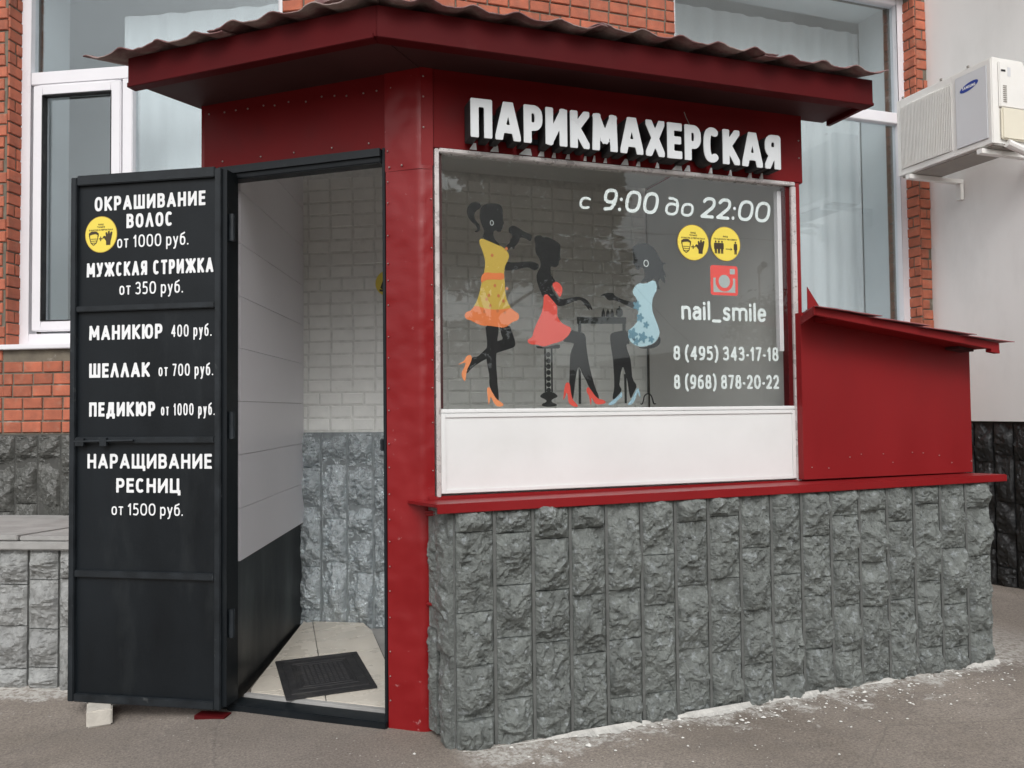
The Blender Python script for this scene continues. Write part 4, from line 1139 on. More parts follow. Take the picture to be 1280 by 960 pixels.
# --- tiled floor, laid square to the house wall, cut to the shape of the porch
def clip(poly, a, b):
    """keep what lies left of a->b"""
    out = []
    def side(p):
        return (b[0] - a[0]) * (p[1] - a[1]) - (b[1] - a[1]) * (p[0] - a[0])
    for i in range(len(poly)):
        p, q = poly[i], poly[(i + 1) % len(poly)]
        sp_, sq = side(p), side(q)
        if sp_ >= 0:
            out.append(p)
        if sp_ * sq < 0:
            t = sp_ / (sp_ - sq)
            out.append((p[0] + t * (q[0] - p[0]), p[1] + t * (q[1] - p[1])))
    return out
fa = FD(-.845, -.10, 0); fb = FD(-.13, -.10, 0)
floor_poly = [(fa.x, fa.y), (fb.x, fb.y), (.64, 3.58), (.665, 4.29), (.640, 4.505), (.333, 4.66)]
part('floor_screed', prism(bmesh.new(), floor_poly, -.02, .030), M['grout'], kio)
part('rear_floor', prism(bmesh.new(), [(.60, 3.08), (2.37, 3.04), (2.37, 4.42), (.86, 4.42), (.672, 4.51), (.672, 4.30), (.648, 3.58)], -.03, .004), M['concrete'], kio)
TO = Vector((.352, 4.0)); tu = Vector((.997, -.08)).normalized(); tv = Vector((.04, 1.0)).normalized()
TS = .298
for i in range(-2, 3):
    for j in range(-3, 3):
        q = [TO + tu * (TS * (i + a) + (.0025 if a == 0 else -.0025)) + tv * (TS * 1.55 * (j + b) + (.0025 if b == 0 else -.0025)) for a, b in ((0, 0), (1, 0), (1, 1), (0, 1))]
        poly = [(p_.x, p_.y) for p_ in q]
        for k in range(len(floor_poly)):
            poly = clip(poly, floor_poly[k], floor_poly[(k + 1) % len(floor_poly)])
            if len(poly) < 3:
                break
        if len(poly) >= 3:
            ar = abs(sum(poly[k][0] * poly[(k + 1) % len(poly)][1] - poly[(k + 1) % len(poly)][0] * poly[k][1] for k in range(len(poly)))) / 2
            if ar > .002:
                part('floor_tile', prism(bmesh.new(), poly, .0305, .038), M['tile'], kio)

# --- shop window
WX0, WX1, WZB, WZT = .706, 2.370, .876, 2.222
wf = part('shop_window', BM((FW, WX0, WX0 + .017, -.03, .010, WZB, WZT), (FW, WX0 + .017, 2.372, -.03, .014, 2.206, 2.2235),
                            (FW, 2.352, 2.378, -.03, .010, WZB, 2.205)), M['alu'], kio, bevel=.003)
part('inner_frame', BM((FW, WX0 + .017, WX0 + .030, -.04, -.004, 1.215, 2.205)), M['soffit'], wf)
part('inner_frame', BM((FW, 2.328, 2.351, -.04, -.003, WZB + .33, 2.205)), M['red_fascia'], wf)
part('window_rail', BM((FW, WX0 + .018, 2.351, -.035, .006, 1.1965, 1.213)), M['white_panel'], wf, bevel=.003)
part('inner_bar', BM((FW, 2.305, 2.326, -.055, -.030, 1.46, 2.19)), M['pvc'], wf)
part('pane', BM((FW, WX0 + .030, 2.328, -.006, -.001, 1.2135, 2.2045)), M['glass_kiosk'], wf)
part('lower_panel', BM((FW, WX0 + .018, 2.351, -.03, .002, WZB + .014, 1.196)), M['white_panel'], wf)
part('panel_bead', BM((FW, WX0 + .018, WX0 + .036, .0025, .007, WZB + .014, 1.196), (FW, 2.333, 2.351, .0025, .007, WZB + .014, 1.196),
                      (FW, WX0 + .036, 2.333, .0025, .007, WZB + .014, WZB + .030), (FW, WX0 + .036, 2.333, .0025, .007, 1.180, 1.1955)), M['white_panel'], wf, bevel=.0015)
part('edge_strip', BM((FW, 2.3785, 2.400, -.04, .004, WZB, 2.222)), M['red'], kio)

# film picture on the inner side of the pane (black figures, coloured dresses)
DD = {'k': -.0105, 'K': -.0092, 'y': -.0088, 'o': -.0080, 'p': -.0084, 'r': -.0088, 'b': -.0088, 'B': -.0084}
film = {}
for i, (c_, poly) in enumerate(SILHOUETTES):
    film.setdefault(c_, bmesh.new())
    pl_ = chaikin(poly, 1) if len(poly) > 6 else poly
    flat(film[c_], FW, pl_, DD[c_] - i * .00001)
FN_ = {'k': 'figure_film', 'K': 'furniture_film', 'y': 'yellow_dress_film', 'o': 'orange_frill_film', 'p': 'peach_shoe_film', 'r': 'coral_dress_film', 'b': 'blue_dress_film', 'B': 'blue_shoe_film'}
for zz in (1.4292, 1.4039, 1.3812, 1.357, 1.3323, 1.308, 1.2854):
    flat(film['K'], FW, ell(1.1736, zz, .0100, .0105, 12), -.00915)
for k, bmx in film.items():
    part(FN_[k], bmx, M['sil_' + k], kio)
bm = bmesh.new()
rs = random.Random(3)
for x, z in ((.925, 1.66), (.95, 1.70), (.985, 1.64), (.96, 1.60), (.93, 1.62), (1.0, 1.69), (.905, 1.595), (.99, 1.595), (.94, 1.82), (1.0, 1.85), (.965, 1.66), (.915, 1.645)):
    flat(bm, FW, ell(x, z, .006, .007, 8), -.0078)
part('dress_spot_film', bm, M['sil_d'], kio)
bm = bmesh.new()
for x, z, r_ in ((1.553, 1.520, .020), (1.600, 1.508, .018), (1.589, 1.5898, .015), (1.617, 1.56, .012), (1.575, 1.64, .016), (1.64, 1.50, .012), (1.57, 1.49, .013)):
    pts = [(x + r_ * (1 + .3 * math.cos(5 * a)) * math.cos(a), z + r_ * 1.1 * (1 + .3 * math.cos(5 * a)) * math.sin(a)) for a in [2 * math.pi * i / 30 for i in range(30)]]
    flat(bm, FW, pts, -.0078)
part('flower_film', bm, M['sil_F'], kio)
def ring_film(cu, cz, ru, rz, w, d, bm):
    n_ = 24
    o_ = [bm.verts.new(FW(a, d, b)) for a, b in ell(cu, cz, ru, rz, n_)]
    i_ = [bm.verts.new(FW(a, d, b)) for a, b in ell(cu, cz, ru - w, rz - w, n_)]
    for k in range(n_):
        bm.faces.new((o_[k], o_[(k + 1) % n_], i_[(k + 1) % n_], i_[k]))
bm = bmesh.new()
ring_film(.9398, 1.9492, .0075, .0105, .002, -.0078, bm)
ring_film(1.6217, 1.8214, .0120, .0150, .003, -.0078, bm)
part('earring_film', bm, M['window_print'], kio)
# lettering on the pane
TD = -.0076
bm = bmesh.new()
add_text(bm, FW, 'с', 1.314, 1.368, 2.033, 2.102, TD, hw=.075, shear=.2)
add_text(bm, FW, '9:00', 1.418, 1.676, 2.033, 2.128, TD, hw=.075, shear=.2, gap=.12)
add_text(bm, FW, '∂о', 1.712, 1.850, 2.034, 2.115, TD, hw=.07, shear=.2, gap=.16)
add_text(bm, FW, '22:00', 1.888, 2.240, 2.034, 2.128, TD, hw=.075, shear=.2, gap=.12)
part('opening_hours', bm, M['window_print'], kio)
bm = bmesh.new()
add_text(bm, FW, 'nail_smile', 1.787, 2.217, 1.587, 1.668, TD, hw=.082, gap=.10)
part('account_lettering', bm, M['window_print'], kio)
for s_, zb in (('8 (495) 343-17-18', 1.413), ('8 (968) 878-20-22', 1.289)):
    bm = bmesh.new()
    add_text(bm, FW, s_, 1.745, 2.278, zb, zb + .062, TD, hw=.085, gap=.11, space=.36)
    part('phone_lettering', bm, M['window_print'], kio)
# camera emblem
bm = bmesh.new()
def rrect(u0, u1, z0, z1, r, n_=5):
    out = []
    for cu, cz, a0 in ((u1 - r, z1 - r, 0), (u0 + r, z1 - r, 90), (u0 + r, z0 + r, 180), (u1 - r, z0 + r, 270)):
        for i in range(n_ + 1):
            a = R(a0 + 90 * i / n_)
            out.append((cu + r * math.cos(a), cz + r * math.sin(a)))
    return out
iu0, iu1, iz0, iz1 = 1.934, 2.073, 1.699, 1.830
iw, ih = iu1 - iu0, iz1 - iz0
flat(bm, FW, rrect(iu0, iu1, iz0, iz1, .012), -.0076)
emb = part('camera_emblem', bm, M['insta'], kio)
bm = bmesh.new()
lo = [(iu0 + .014, iz0 + ih * .58), (iu0 + .014, iz0 + .013), (iu1 - .014, iz0 + .013), (iu1 - .014, iz0 + ih * .58), (iu1 - .026, iz0 + ih * .58)]
arc = [(iu0 + iw * .5 + .045 * math.cos(R(a)), iz0 + ih * .47 + .045 * math.sin(R(a))) for a in range(18, -199, -12)]
flat(bm, FW, lo + arc + [(iu0 + .026, iz0 + ih * .58)], -.0070)
flat(bm, FW, ell(iu0 + iw * .5, iz0 + ih * .47, .029, .029, 28), -.0070)
flat(bm, FW, rrect(iu1 - .041, iu1 - .015, iz1 - .037, iz1 - .013, .003, 2), -.0070)
m_, n_, l_, p_ = new_mat('pale_film')
p_.inputs['Base Color'].default_value = (.36, .42, .41, 1)
part('emblem_cutout', bm, m_, kio)

# yellow notice stickers (face mask plus gloves; one person at a time)
def sticker(F, cu, cz, r, d, kind, parent, rz=None, glove=True):
    rz = rz or r
    base = part('sticker', flat(bmesh.new(), F, ell(cu, cz, r, rz, 40), d), M['yellow_edge'], parent)
    part('sticker_face', flat(bmesh.new(), F, ell(cu, cz, r * .965, rz * .965, 40), d + .0005), M['yellow'], base if parent.parent is None and False else parent)
    bm = bmesh.new()
    P = lambda pts: [(cu + a * r, cz + b * rz) for a, b in pts]
    dd = d + .0010
    if kind == 'mask':
        add_text(bm, F, 'ВХОД', cu - r * .16, cu + r * .16, cz + rz * .50, cz + rz * .59, dd, hw=.11, n=12)
        add_text(bm, F, 'ТОЛЬКО' .replace('Ь', 'Н'), cu - r * .24, cu + r * .24, cz + rz * .36, cz + rz * .45, dd, hw=.11, n=12) if False else add_text(bm, F, 'ТОЛЬКО', cu - r * .24, cu + r * .24, cz + rz * .36, cz + rz * .45, dd, hw=.11, n=12)
        add_text(bm, F, 'В МАСКЕ И ПЕРЧАТКАХ', cu - r * .74, cu + r * .74, cz + rz * .20, cz + rz * .29, dd, hw=.11, n=12)
        face = [(-.72, .0), (-.70, -.18), (-.62, -.45), (-.46, -.58), (-.28, -.45), (-.20, -.18), (-.18, .0)]
        hair = [(-.75, -.12), (-.76, .08), (-.60, .18), (-.30, .18), (-.14, .06), (-.15, -.12), (-.22, -.02), (-.34, .03), (-.60, .0), (-.70, -.04)]
        flat(bm, F, P(hair), dd)
        # outline of the masked face
        o_ = face
        for i in range(len(o_) - 1):
            a, b = o_[i], o_[i + 1]
            L = math.hypot(b[0] - a[0], b[1] - a[1])
            nx_, ny_ = -(b[1] - a[1]) / L * .025, (b[0] - a[0]) / L * .025
            flat(bm, F, P([(a[0] + nx_, a[1] + ny_), (b[0] + nx_, b[1] + ny_), (b[0] - nx_, b[1] - ny_), (a[0] - nx_, a[1] - ny_)]), dd)
        for yy in (-.22, -.33, -.44):
            flat(bm, F, P([(-.64, yy), (-.27, yy), (-.27, yy - .035), (-.64, yy - .035)]), dd)
        flat(bm, F, P([(-.13, -.21), (.10, -.21), (.10, -.27), (-.13, -.27)]), dd)
        flat(bm, F, P([(-.045, -.12), (.015, -.12), (.015, -.36), (-.045, -.36)]), dd + .0001)
        glove_ = [(.20, -.08), (.30, -.12), (.28, .08), (.36, .12), (.42, .0), (.44, .16), (.54, .18), (.56, .02), (.62, .14), (.72, .10), (.66, -.20), (.60, -.40), (.58, -.60), (.32, -.60), (.32, -.38), (.20, -.22), (.10, -.24), (.12, -.14)]
        flat(bm, F, P(glove_), dd)
    else:
        add_text(bm, F, 'ВХОД', cu - r * .16, cu + r * .16, cz + rz * .38, cz + rz * .47, dd, hw=.11, n=12)
        add_text(bm, F, 'ПО ОДНОМУ ЧЕЛОВЕКУ', cu - r * .78, cu + r * .78, cz + rz * .22, cz + rz * .31, dd, hw=.11, n=12)
        for k, (px_, s_) in enumerate(((-.66, .95), (-.45, 1.0), (-.24, .95), (.66, 1.0))):
            body = [(-.12, .0), (-.10, .06), (.10, .06), (.12, .0), (.12, -.30), (.08, -.30), (.08, -.56), (.01, -.56), (.0, -.32), (-.01, -.56), (-.08, -.56), (-.08, -.30), (-.12, -.30)]
            flat(bm, F, P([(px_ + a * s_, b - .02) for a, b in body]), dd + .00002 * k)
            flat(bm, F, P([(px_ + .055 * math.cos(q), .11 + .06 * math.sin(q)) for q in [2 * math.pi * i / 12 for i in range(12)]]), dd)
        flat(bm, F, P([(.0, -.27), (.36, -.27), (.36, -.31), (.0, -.31)]), dd)
        flat(bm, F, P([(.30, -.19), (.45, -.29), (.30, -.39), (.36, -.29)]), dd + .0001)
    part('sticker_print', bm, M['sticker_dark'], parent)
GLY['Ь'] = (.52, [[(0, 1), (0, 0), (.5, 0)] + se(.5, .28, .5, .28, -80, 80, 8) + [(.5, .56), (0, .56)]])
sticker(FW, 1.846, 1.921, .078, .0006, 'mask', kio)
sticker(FW, 2.008, 1.924, .076, .0006, 'people', kio)

# --- sill along the top of the stone base
bm = bmesh.new()
sp_ = [(.600, 3.035), (.668, 2.985), (3.338, 2.985), (3.338, 2.775), (.652, 2.775)]
zt_ = lambda x, y: .876 + .012 * (x - .65) / 2.7 - (.008 * (y - 2.775) / .2)
prism(bm, sp_, lambda x, y: zt_(x, y) - .012, zt_)
prism(bm, [(.655, 2.779), (.655, 2.771), (3.340, 2.771), (3.340, 2.779)][::-1], lambda x, y: .842 + .014 * (x - .65) / 2.7, lambda x, y: .8735 + .012 * (x - .65) / 2.7)
part('sill', bm, M['red'], kio, bevel=.002)
bm = BM((FW, .675, 3.33, -.01, .008, .8675, .8810))
part('sill_upstand', bm, M['red'], kio)

# --- stone base of split-faced blocks
core = BM((FW, .712, 3.262, -.18, .184, -.05, .858), )
sb = part('stone_base', core, M['joint'], kio)
rs = random.Random(31)
cols = [.722 + i * (3.258 - .722) / 17 for i in range(18)]
for i in range(17):
    u0, u1 = cols[i], cols[i + 1]
    zb = gz((u0 + u1) / 2, 2.75) - .03
    z = .856
    first = True
    while z > zb + .01:
        h = rs.choice((.19, .22, .25, .29, .34)) * (.45 if first and rs.random() < .6 else 1)
        first = False
        if z - h < zb + .10:
            h = z - zb
        w = u1 - u0 - .0125
        me = rock_mesh('stone_block_mesh', w, h - .003, .038, rs.randrange(1000), M['rock'], nx=17, nz=max(8, int(h / .0085)), rough=.022)
        place('stone_block', me, sb, FW(u0 + .0065, .192, z - h + .002), 0.0)
        z -= h
# joints stand as narrow flush strips between the columns
part('joint_strips', BM(*[(FW, c_ - .0058, c_ + .0058, .1845, .206, -.05, .8565) for c_ in cols[1:-1]]), M['joint'], kio)
# left return of the base, toward the door post
FR_ = Fr((.674, 2.992), (.20, -.98), (-.98, -.20))
for (a, b, z0_, z1_, dd_) in ((.005, .075, .40, .852, .0), (.005, .075, .02, .395, .004), (.085, .185, .33, .852, .006), (.10, .185, -.02, .325, .0)):
    me = rock_mesh('stone_block_mesh', b - a, z1_ - z0_, .018, rs.randrange(1000), M['rock'], nx=8, nz=44, rough=.014)
    place('side_block', me, sb, FR_(a, dd_, z0_), FR_.rot())
bm = bmesh.new()
prism(bm, [(.690, 3.0), (.722, 2.815), (.74, 2.815), (.74, 3.0)], -.03, .855)
part('side_joint', bm, M['joint'], kio)
bm = bmesh.new()
for z in (.825, .48, .815):
    p0 = Vector((.664, 2.985, z)); p1 = Vector((.690, 2.945, z + .004))
    tube(bm, [p0, p1], .006, 8)
    tube(bm, [p1, p1 + (p1 - p0).normalized() * .012], .010, 6)
part('fixing_bolts', bm, M['red_post'], kio)

# --- eaves: fascia boards, soffit, corrugated roof
K = Vector((.4465, 2.747, 0))
KD = (K - Vector((.651, 2.997, 0))).dot(FD.u)            # u of the corner on the door side
kd = (K - Vector((.651, 2.997, 0))).dot(FD.n)            # overhang on the door side
FZ0, FZ1 = 2.514, 2.625
fE = 2.600                                               # right end of the fascia
FFk = Fr(K[:2], (1, 0), (0, -1))
FDk = Fr(K[:2], FD.u[:2], FD.n[:2])
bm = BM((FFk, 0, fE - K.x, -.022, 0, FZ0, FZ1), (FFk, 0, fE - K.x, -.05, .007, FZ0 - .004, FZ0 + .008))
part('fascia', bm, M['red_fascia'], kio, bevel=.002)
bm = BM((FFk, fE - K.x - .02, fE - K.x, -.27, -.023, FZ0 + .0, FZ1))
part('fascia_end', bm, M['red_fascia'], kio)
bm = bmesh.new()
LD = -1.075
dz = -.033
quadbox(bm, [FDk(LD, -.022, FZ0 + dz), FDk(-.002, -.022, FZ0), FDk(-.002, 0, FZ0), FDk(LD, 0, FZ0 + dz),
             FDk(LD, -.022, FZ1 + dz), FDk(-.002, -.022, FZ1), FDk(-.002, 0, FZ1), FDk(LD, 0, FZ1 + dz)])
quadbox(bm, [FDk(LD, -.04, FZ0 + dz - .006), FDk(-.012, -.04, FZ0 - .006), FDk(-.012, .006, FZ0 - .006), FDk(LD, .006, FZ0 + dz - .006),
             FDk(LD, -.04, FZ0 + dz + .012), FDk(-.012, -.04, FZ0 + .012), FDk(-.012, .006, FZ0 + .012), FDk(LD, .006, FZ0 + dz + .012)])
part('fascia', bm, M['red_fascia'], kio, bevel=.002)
# soffits
bm = bmesh.new()
prism(bm, [(K.x + .01, K.y + .02), (fE - .021, K.y + .023), (fE - .021, 3.04), (.66, 3.04)], 2.535, 2.550)
part('soffit', bm, M['soffit'], kio)
a = FDk(LD, -.023, 0); b = FDk(-.01, -.023, 0); c_ = FD(0, -.04, 0); e_ = FD(-1.03, -.04, 0)
bm = bmesh.new()
prism(bm, [(a.x, a.y), (b.x, b.y), (c_.x, c_.y), (e_.x, e_.y)], lambda x, y: 2.532 + dz * min(1, max(0, (K.x - x) / .87)) , lambda x, y: 2.547 + dz * min(1, max(0, (K.x - x) / .87)))
part('soffit', bm, M['soffit'], kio)

def wave_sheet(Fk, u0, u1, uh, s1, z0, zt_fn, hip, lift=0.0, amp=.0105, per=.168, ph=0.0, seed=0, over=.06):
    """corrugated sheet rising away from the eave; hip = +1/-1 side that is cut along the bend, or 0"""
    bm = bmesh.new()
    nu = int((u1 - u0) / (per / 12))
    ns = 6
    top = []
    for j in range(ns + 1):
        s = s1 * j / ns
        row = []
        for i in range(nu + 1):
            u = u0 + (u1 - u0) * i / nu
            if hip > 0:
                u = min(u, uh - .329 * s)
            elif hip < 0:
                u = max(u, uh + .329 * s)
            rag = .012 * noise.noise(Vector((u * 14, seed, 0))) + .006 * noise.noise(Vector((u * 50, seed, 0))) if j == 0 else 0
            w = amp * (math.cos(2 * math.pi * (u + ph) / per) + .25 * math.cos(4 * math.pi * (u + ph) / per)) + .004 * noise.noise(Vector((u * 5, s * 2, seed)))
            p_ = Fk(u, over - s + rag, z0 + zt_fn(u) + w + lift + .25 * s)
            row.append((bm.verts.new(p_), bm.verts.new(p_ - Vector((0, 0, .005)))))
        top.append(row)
    for j in range(ns):
        for i in range(nu):
            bm.faces.new((top[j][i][0], top[j][i + 1][0], top[j + 1][i + 1][0], top[j + 1][i][0]))
            bm.faces.new((top[j][i][1], top[j + 1][i][1], top[j + 1][i + 1][1], top[j][i + 1][1]))
    for i in range(nu):
        bm.faces.new((top[0][i][0], top[0][i][1], top[0][i + 1][1], top[0][i + 1][0]))
        bm.faces.new((top[ns][i][0], top[ns][i + 1][0], top[ns][i + 1][1], top[ns][i][1]))
    for i in (0, nu):
        for j in range(ns):
            q = (top[j][i][0], top[j + 1][i][0], top[j + 1][i][1], top[j][i][1])
            bm.faces.new(q if i == 0 else q[::-1])
    bmesh.ops.dissolve_degenerate(bm, edges=bm.edges, dist=1e-6)
    return bm
RZ = FZ1 + .012
flatz = lambda u: 0
W_ = fE - K.x
part('roof_sheet', wave_sheet(FFk, -.02, .86, -.02, 1.70, RZ, flatz, -1, 0.0, seed=1), M['roof'], kio, smooth=True)
part('roof_sheet', wave_sheet(FFk, .80, 1.62, -.02, 1.70, RZ, flatz, 0, .009, seed=2), M['roof'], kio, smooth=True)
part('roof_sheet', wave_sheet(FFk, 1.56, W_ + .03, -.02, 1.70, RZ, flatz, 0, .0, seed=3), M['roof'], kio, smooth=True)
slz = lambda u: dz * min(1.2, -u / 1.07)
part('roof_sheet', wave_sheet(FDk, -.66, .02, .02, 1.5, RZ - .004, slz, 1, .004, seed=4, ph=.05), M['roof'], kio, smooth=True)
part('roof_sheet', wave_sheet(FDk, LD - .16, -.60, .02, 1.5, RZ - .006, slz, 0, -.004, seed=5, ph=.05), M['roof'], kio, smooth=True)
# torn flap of sheet lifted at the hip
bm = bmesh.new()
quadbox(bm, [FDk(-.34, -.02, 2.655), FDk(-.10, .02, 2.675), FDk(.0, -.10, 2.69), FDk(-.24, -.16, 2.70),
             FDk(-.34, -.02, 2.660), FDk(-.12, .02, 2.715), FDk(.0, -.10, 2.70), FDk(-.24, -.16, 2.73)])
part('roof_flap', bm, M['roof'], kio)
# loose ends: screws
bm = bmesh.new()
rs = random.Random(11)
def screw(F, u, d, z, r=.0042):
    pts = [F(u + r * math.cos(q), d, z + r * math.sin(q)) for q in [2 * math.pi * i / 7 for i in range(7)]]
    v_ = [bm.verts.new(q) for q in pts]
    v2 = [bm.verts.new(F(u, d, z) + (q - F(u, d, z)) * .55 + F.n * .0035) for q in pts]
    for i in range(7):
        bm.faces.new((v_[i], v_[(i + 1) % 7], v2[(i + 1) % 7], v2[i]))
    bm.faces.new(v2)
for i in range(14):
    screw(FD, -.97 + i * .066 + rs.uniform(-.012, .012), -.002, 2.470 + rs.uniform(-.006, .006))
for i in range(5):
    screw(FD, -.90 + i * .17 + rs.uniform(-.02, .02), -.002, 2.262)
for i in range(22):
    screw(FD, -.136, .0045, .10 + i * .1 + rs.uniform(-.02, .02), .0032)
for i in range(14):
    screw(FW, .692, .0045, .12 + i * .145 + rs.uniform(-.03, .03), .0030)
for z in (2.50, 2.42, 2.30):
    screw(FW, .664, .003, z)
screw(FD, -.075, .006, 2.158); screw(FD, -.128, .006, 2.155)
for z in (2.0, 1.75, 1.45, 1.15):
    screw(FW, 2.366, .0102, z, .0045)
for z in (2.42, 2.34):
    screw(FW, 2.405, .0, z)
for i in range(11):
    screw(FW, 2.42 + i * .09 + rs.uniform(-.03, .03), .0475, .93 + (rs.random() < .35) * .04 + rs.uniform(0, .02), .0028)
part('screws', bm, M['steel'], kio, kind='stuff')

# --- door leaf, swung wide open
SCL = 3.2 / 3.07
U = lambda u: u * SCL - .010
Z = lambda z: 1.208 + (z - 1.208) * SCL
L0, L1 = U(-.662), U(-.008)
ZL0, ZL1 = Z(.080), Z(2.158)
dr = part('door', BM((FO, L0 + .004, L1 - .004, -.045, -.016, ZL0 + .004, ZL1 - .004)), M['black'], kio)
bars = [('frame_bar', L0, L0 + .027, ZL0, ZL1), ('frame_bar', L1 - .027, L1, ZL0, ZL1)]
for nm, a_, b_, z0_, z1_ in bars:
    part(nm, BM((FO, a_, b_, -.048, .002, z0_, z1_)), M['black_bar'], dr, bevel=.003)
for zc, hh in ((Z(2.145), .042), (Z(1.627), .024), (Z(1.105), .026), (Z(.580), .028), (Z(.095), .032)):
    part('cross_bar', BM((FO, L0 + .028, L1 - .028, -.016, .001, zc - hh / 2, zc + hh / 2)), M['black_bar'], dr, bevel=.003)
part('edge_plate', BM((FO, L1 + .0005, L1 + .020, -.10, -.012, ZL0 + .01, ZL1 - .005)), M['black'], dr)
bm = bmesh.new()
tube(bm, [FO(L0 + .03, .008, Z(1.100)), FO(L0 + .30, .008, Z(1.104))], .005, 8)
fbox(bm, FO, L0 + .035, L0 + .075, .0, .012, Z(1.083), Z(1.113))
fbox(bm, FO, L0 + .150, L0 + .180, .0, .013, Z(1.083), Z(1.115))
part('bolt', bm, M['black_bar'], dr)
for zc in (Z(1.93), Z(1.16), Z(.40)):
    bm = bmesh.new()
    tube(bm, [FO(L1 + .030, -.035, zc - .055), FO(L1 + .030, -.035, zc + .055)], .012, 10)
    part('hinge', bm, M['black_bar'], dr)
LT = [('ОКРАШИВАНИЕ', -.566, -.082, 2.0205, 2.078, .105, .15), ('ВОЛОС', -.424, -.222, 1.946, 2.003, .105, .15),
      ('МУЖСКАЯ СТРИЖКА', -.600, -.048, 1.756, 1.813, .100, .13), ('МАНИКЮР', -.587, -.265, 1.503, 1.561, .105, .14),
      ('ШЕЛЛАК', -.586, -.319, 1.353, 1.410, .110, .14), ('ПЕДИКЮР', -.585, -.295, 1.1985, 1.255, .110, .14),
      ('НАРАЩИВАНИЕ', -.591, -.053, .993, 1.0505, .100, .16), ('РЕСНИЦ', -.463, -.188, .8985, .955, .105, .16)]
for s_, a_, b_, z0_, z1_, hw_, gp in LT:
    bm = bmesh.new()
    add_text(bm, FO, s_, U(a_), U(b_), Z(z0_), Z(z1_), -.0150, hw=hw_ * .95, square=True, gap=gp, space=.46)
    part('service_lettering', bm, M['print'], dr)
LP = [('от 1000 руб.', -.465, -.153, 1.868, 1.918), ('от 350 руб.', -.454, -.176, 1.680, 1.730), ('400 руб.', -.227, -.054, 1.507, 1.555),
      ('от 700 руб.', -.281, -.047, 1.354, 1.402), ('от 1000 руб.', -.270, -.040, 1.200, 1.247), ('от 1500 руб.', -.483, -.174, .810, .857)]
for s_, a_, b_, z0_, z1_ in LP:
    bm = bmesh.new()
    add_text(bm, FO, s_, U(a_), U(b_), Z(z0_), Z(z1_), -.0150, hw=.062, gap=.14, space=.42)
    part('price_lettering', bm, M['print'], dr)
class _P: pass
sticker(FO, U(-.5365), Z(1.9265), SCL * .0715, -.0152, 'mask', dr, rz=SCL * .0735)

# ================================================================== annex (small red lean-to at the right)
ax_ = thing('red_annex', 'low red boarded lean-to with sloping tin roof, right of the kiosk window', 'shed', (2.375, 2.95, .88))
def az(x):
    return 1.607 - (x - 2.355) * .1325
bm = bmesh.new()
quadbox(bm, [Vector((2.357, 2.95, .886)), Vector((3.335, 2.95, .886)), Vector((3.335, 2.985, .886)), Vector((2.357, 2.985, .886)),
             Vector((2.357, 2.95, az(2.357) + .02)), Vector((3.335, 2.95, az(3.335) + .02)), Vector((3.335, 2.985, az(3.335) + .02)), Vector((2.357, 2.985, az(2.357) + .02))])
part('front_board', bm, M['red_board'], ax_)
bm = bmesh.new()
quadbox(bm, [Vector((3.305, 2.986, .886)), Vector((3.335, 2.986, .886)), Vector((3.335, 4.42, .886)), Vector((3.305, 4.42, .886)),
             Vector((3.305, 2.986, az(3.305) + .02)), Vector((3.335, 2.986, az(3.335) + .02)), Vector((3.335, 4.42, az(3.335) + .02)), Vector((3.305, 4.42, az(3.305) + .02))])
part('side_board', bm, M['red_board'], ax_)
part('lower_wall', BM((FW, 3.24, 3.262, -1.42, -.181, -.05, .856)), M['joint'], ax_)
part('base_deck', BM((FW, 2.42, 3.334, -1.42, -.0, .860, .884)), M['red_board'], ax_)
def fz(x):        # bottom of the annex fascia at y = 2.80
    return 1.5985 - (x - 2.31) * .1335
bm = bmesh.new()
def slab(bm, x0, x1, y0, y1, f0, h):
    quadbox(bm, [Vector((x0, y0, f0(x0))), Vector((x1, y0, f0(x1))), Vector((x1, y1, f0(x1))), Vector((x0, y1, f0(x0))),
                 Vector((x0, y0, f0(x0) + h)), Vector((x1, y0, f0(x1) + h)), Vector((x1, y1, f0(x1) + h)), Vector((x0, y1, f0(x0) + h))])
slab(bm, 2.312, 3.352, 2.80, 2.818, fz, .036)
part('fascia', bm, M['red_board'], ax_, bevel=.002)
bm = bmesh.new()
quadbox(bm, [Vector((2.358, 2.955, 1.572)), Vector((2.308, 2.80, 1.598)), Vector((2.3115, 2.80, 1.598)), Vector((2.372, 2.955, 1.572)),
             Vector((2.358, 2.955, 1.608)), Vector((2.308, 2.80, 1.636)), Vector((2.3115, 2.80, 1.636)), Vector((2.372, 2.955, 1.608))])
part('fascia_return', bm, M['red_board'], ax_)
bm = bmesh.new()
slab(bm, 2.43, 3.30, 2.82, 2.95, lambda x: fz(x) + .004, .02)
part('soffit_board', bm, M['red_board'], ax_)
bm = bmesh.new()
slab(bm, 3.18, 3.272, 2.87, 2.945, lambda x: fz(x) - .010, .012)
part('rafter_end', bm, M['soffit'], ax_)
bm = bmesh.new()
slab(bm, 3.30, 3.352, 2.80, 2.83, lambda x: fz(x) - .012, .014)
part('fascia_hook', bm, M['red_board'], ax_)
xs_ = [2.305, 2.62, 2.89, 3.155, 3.385]
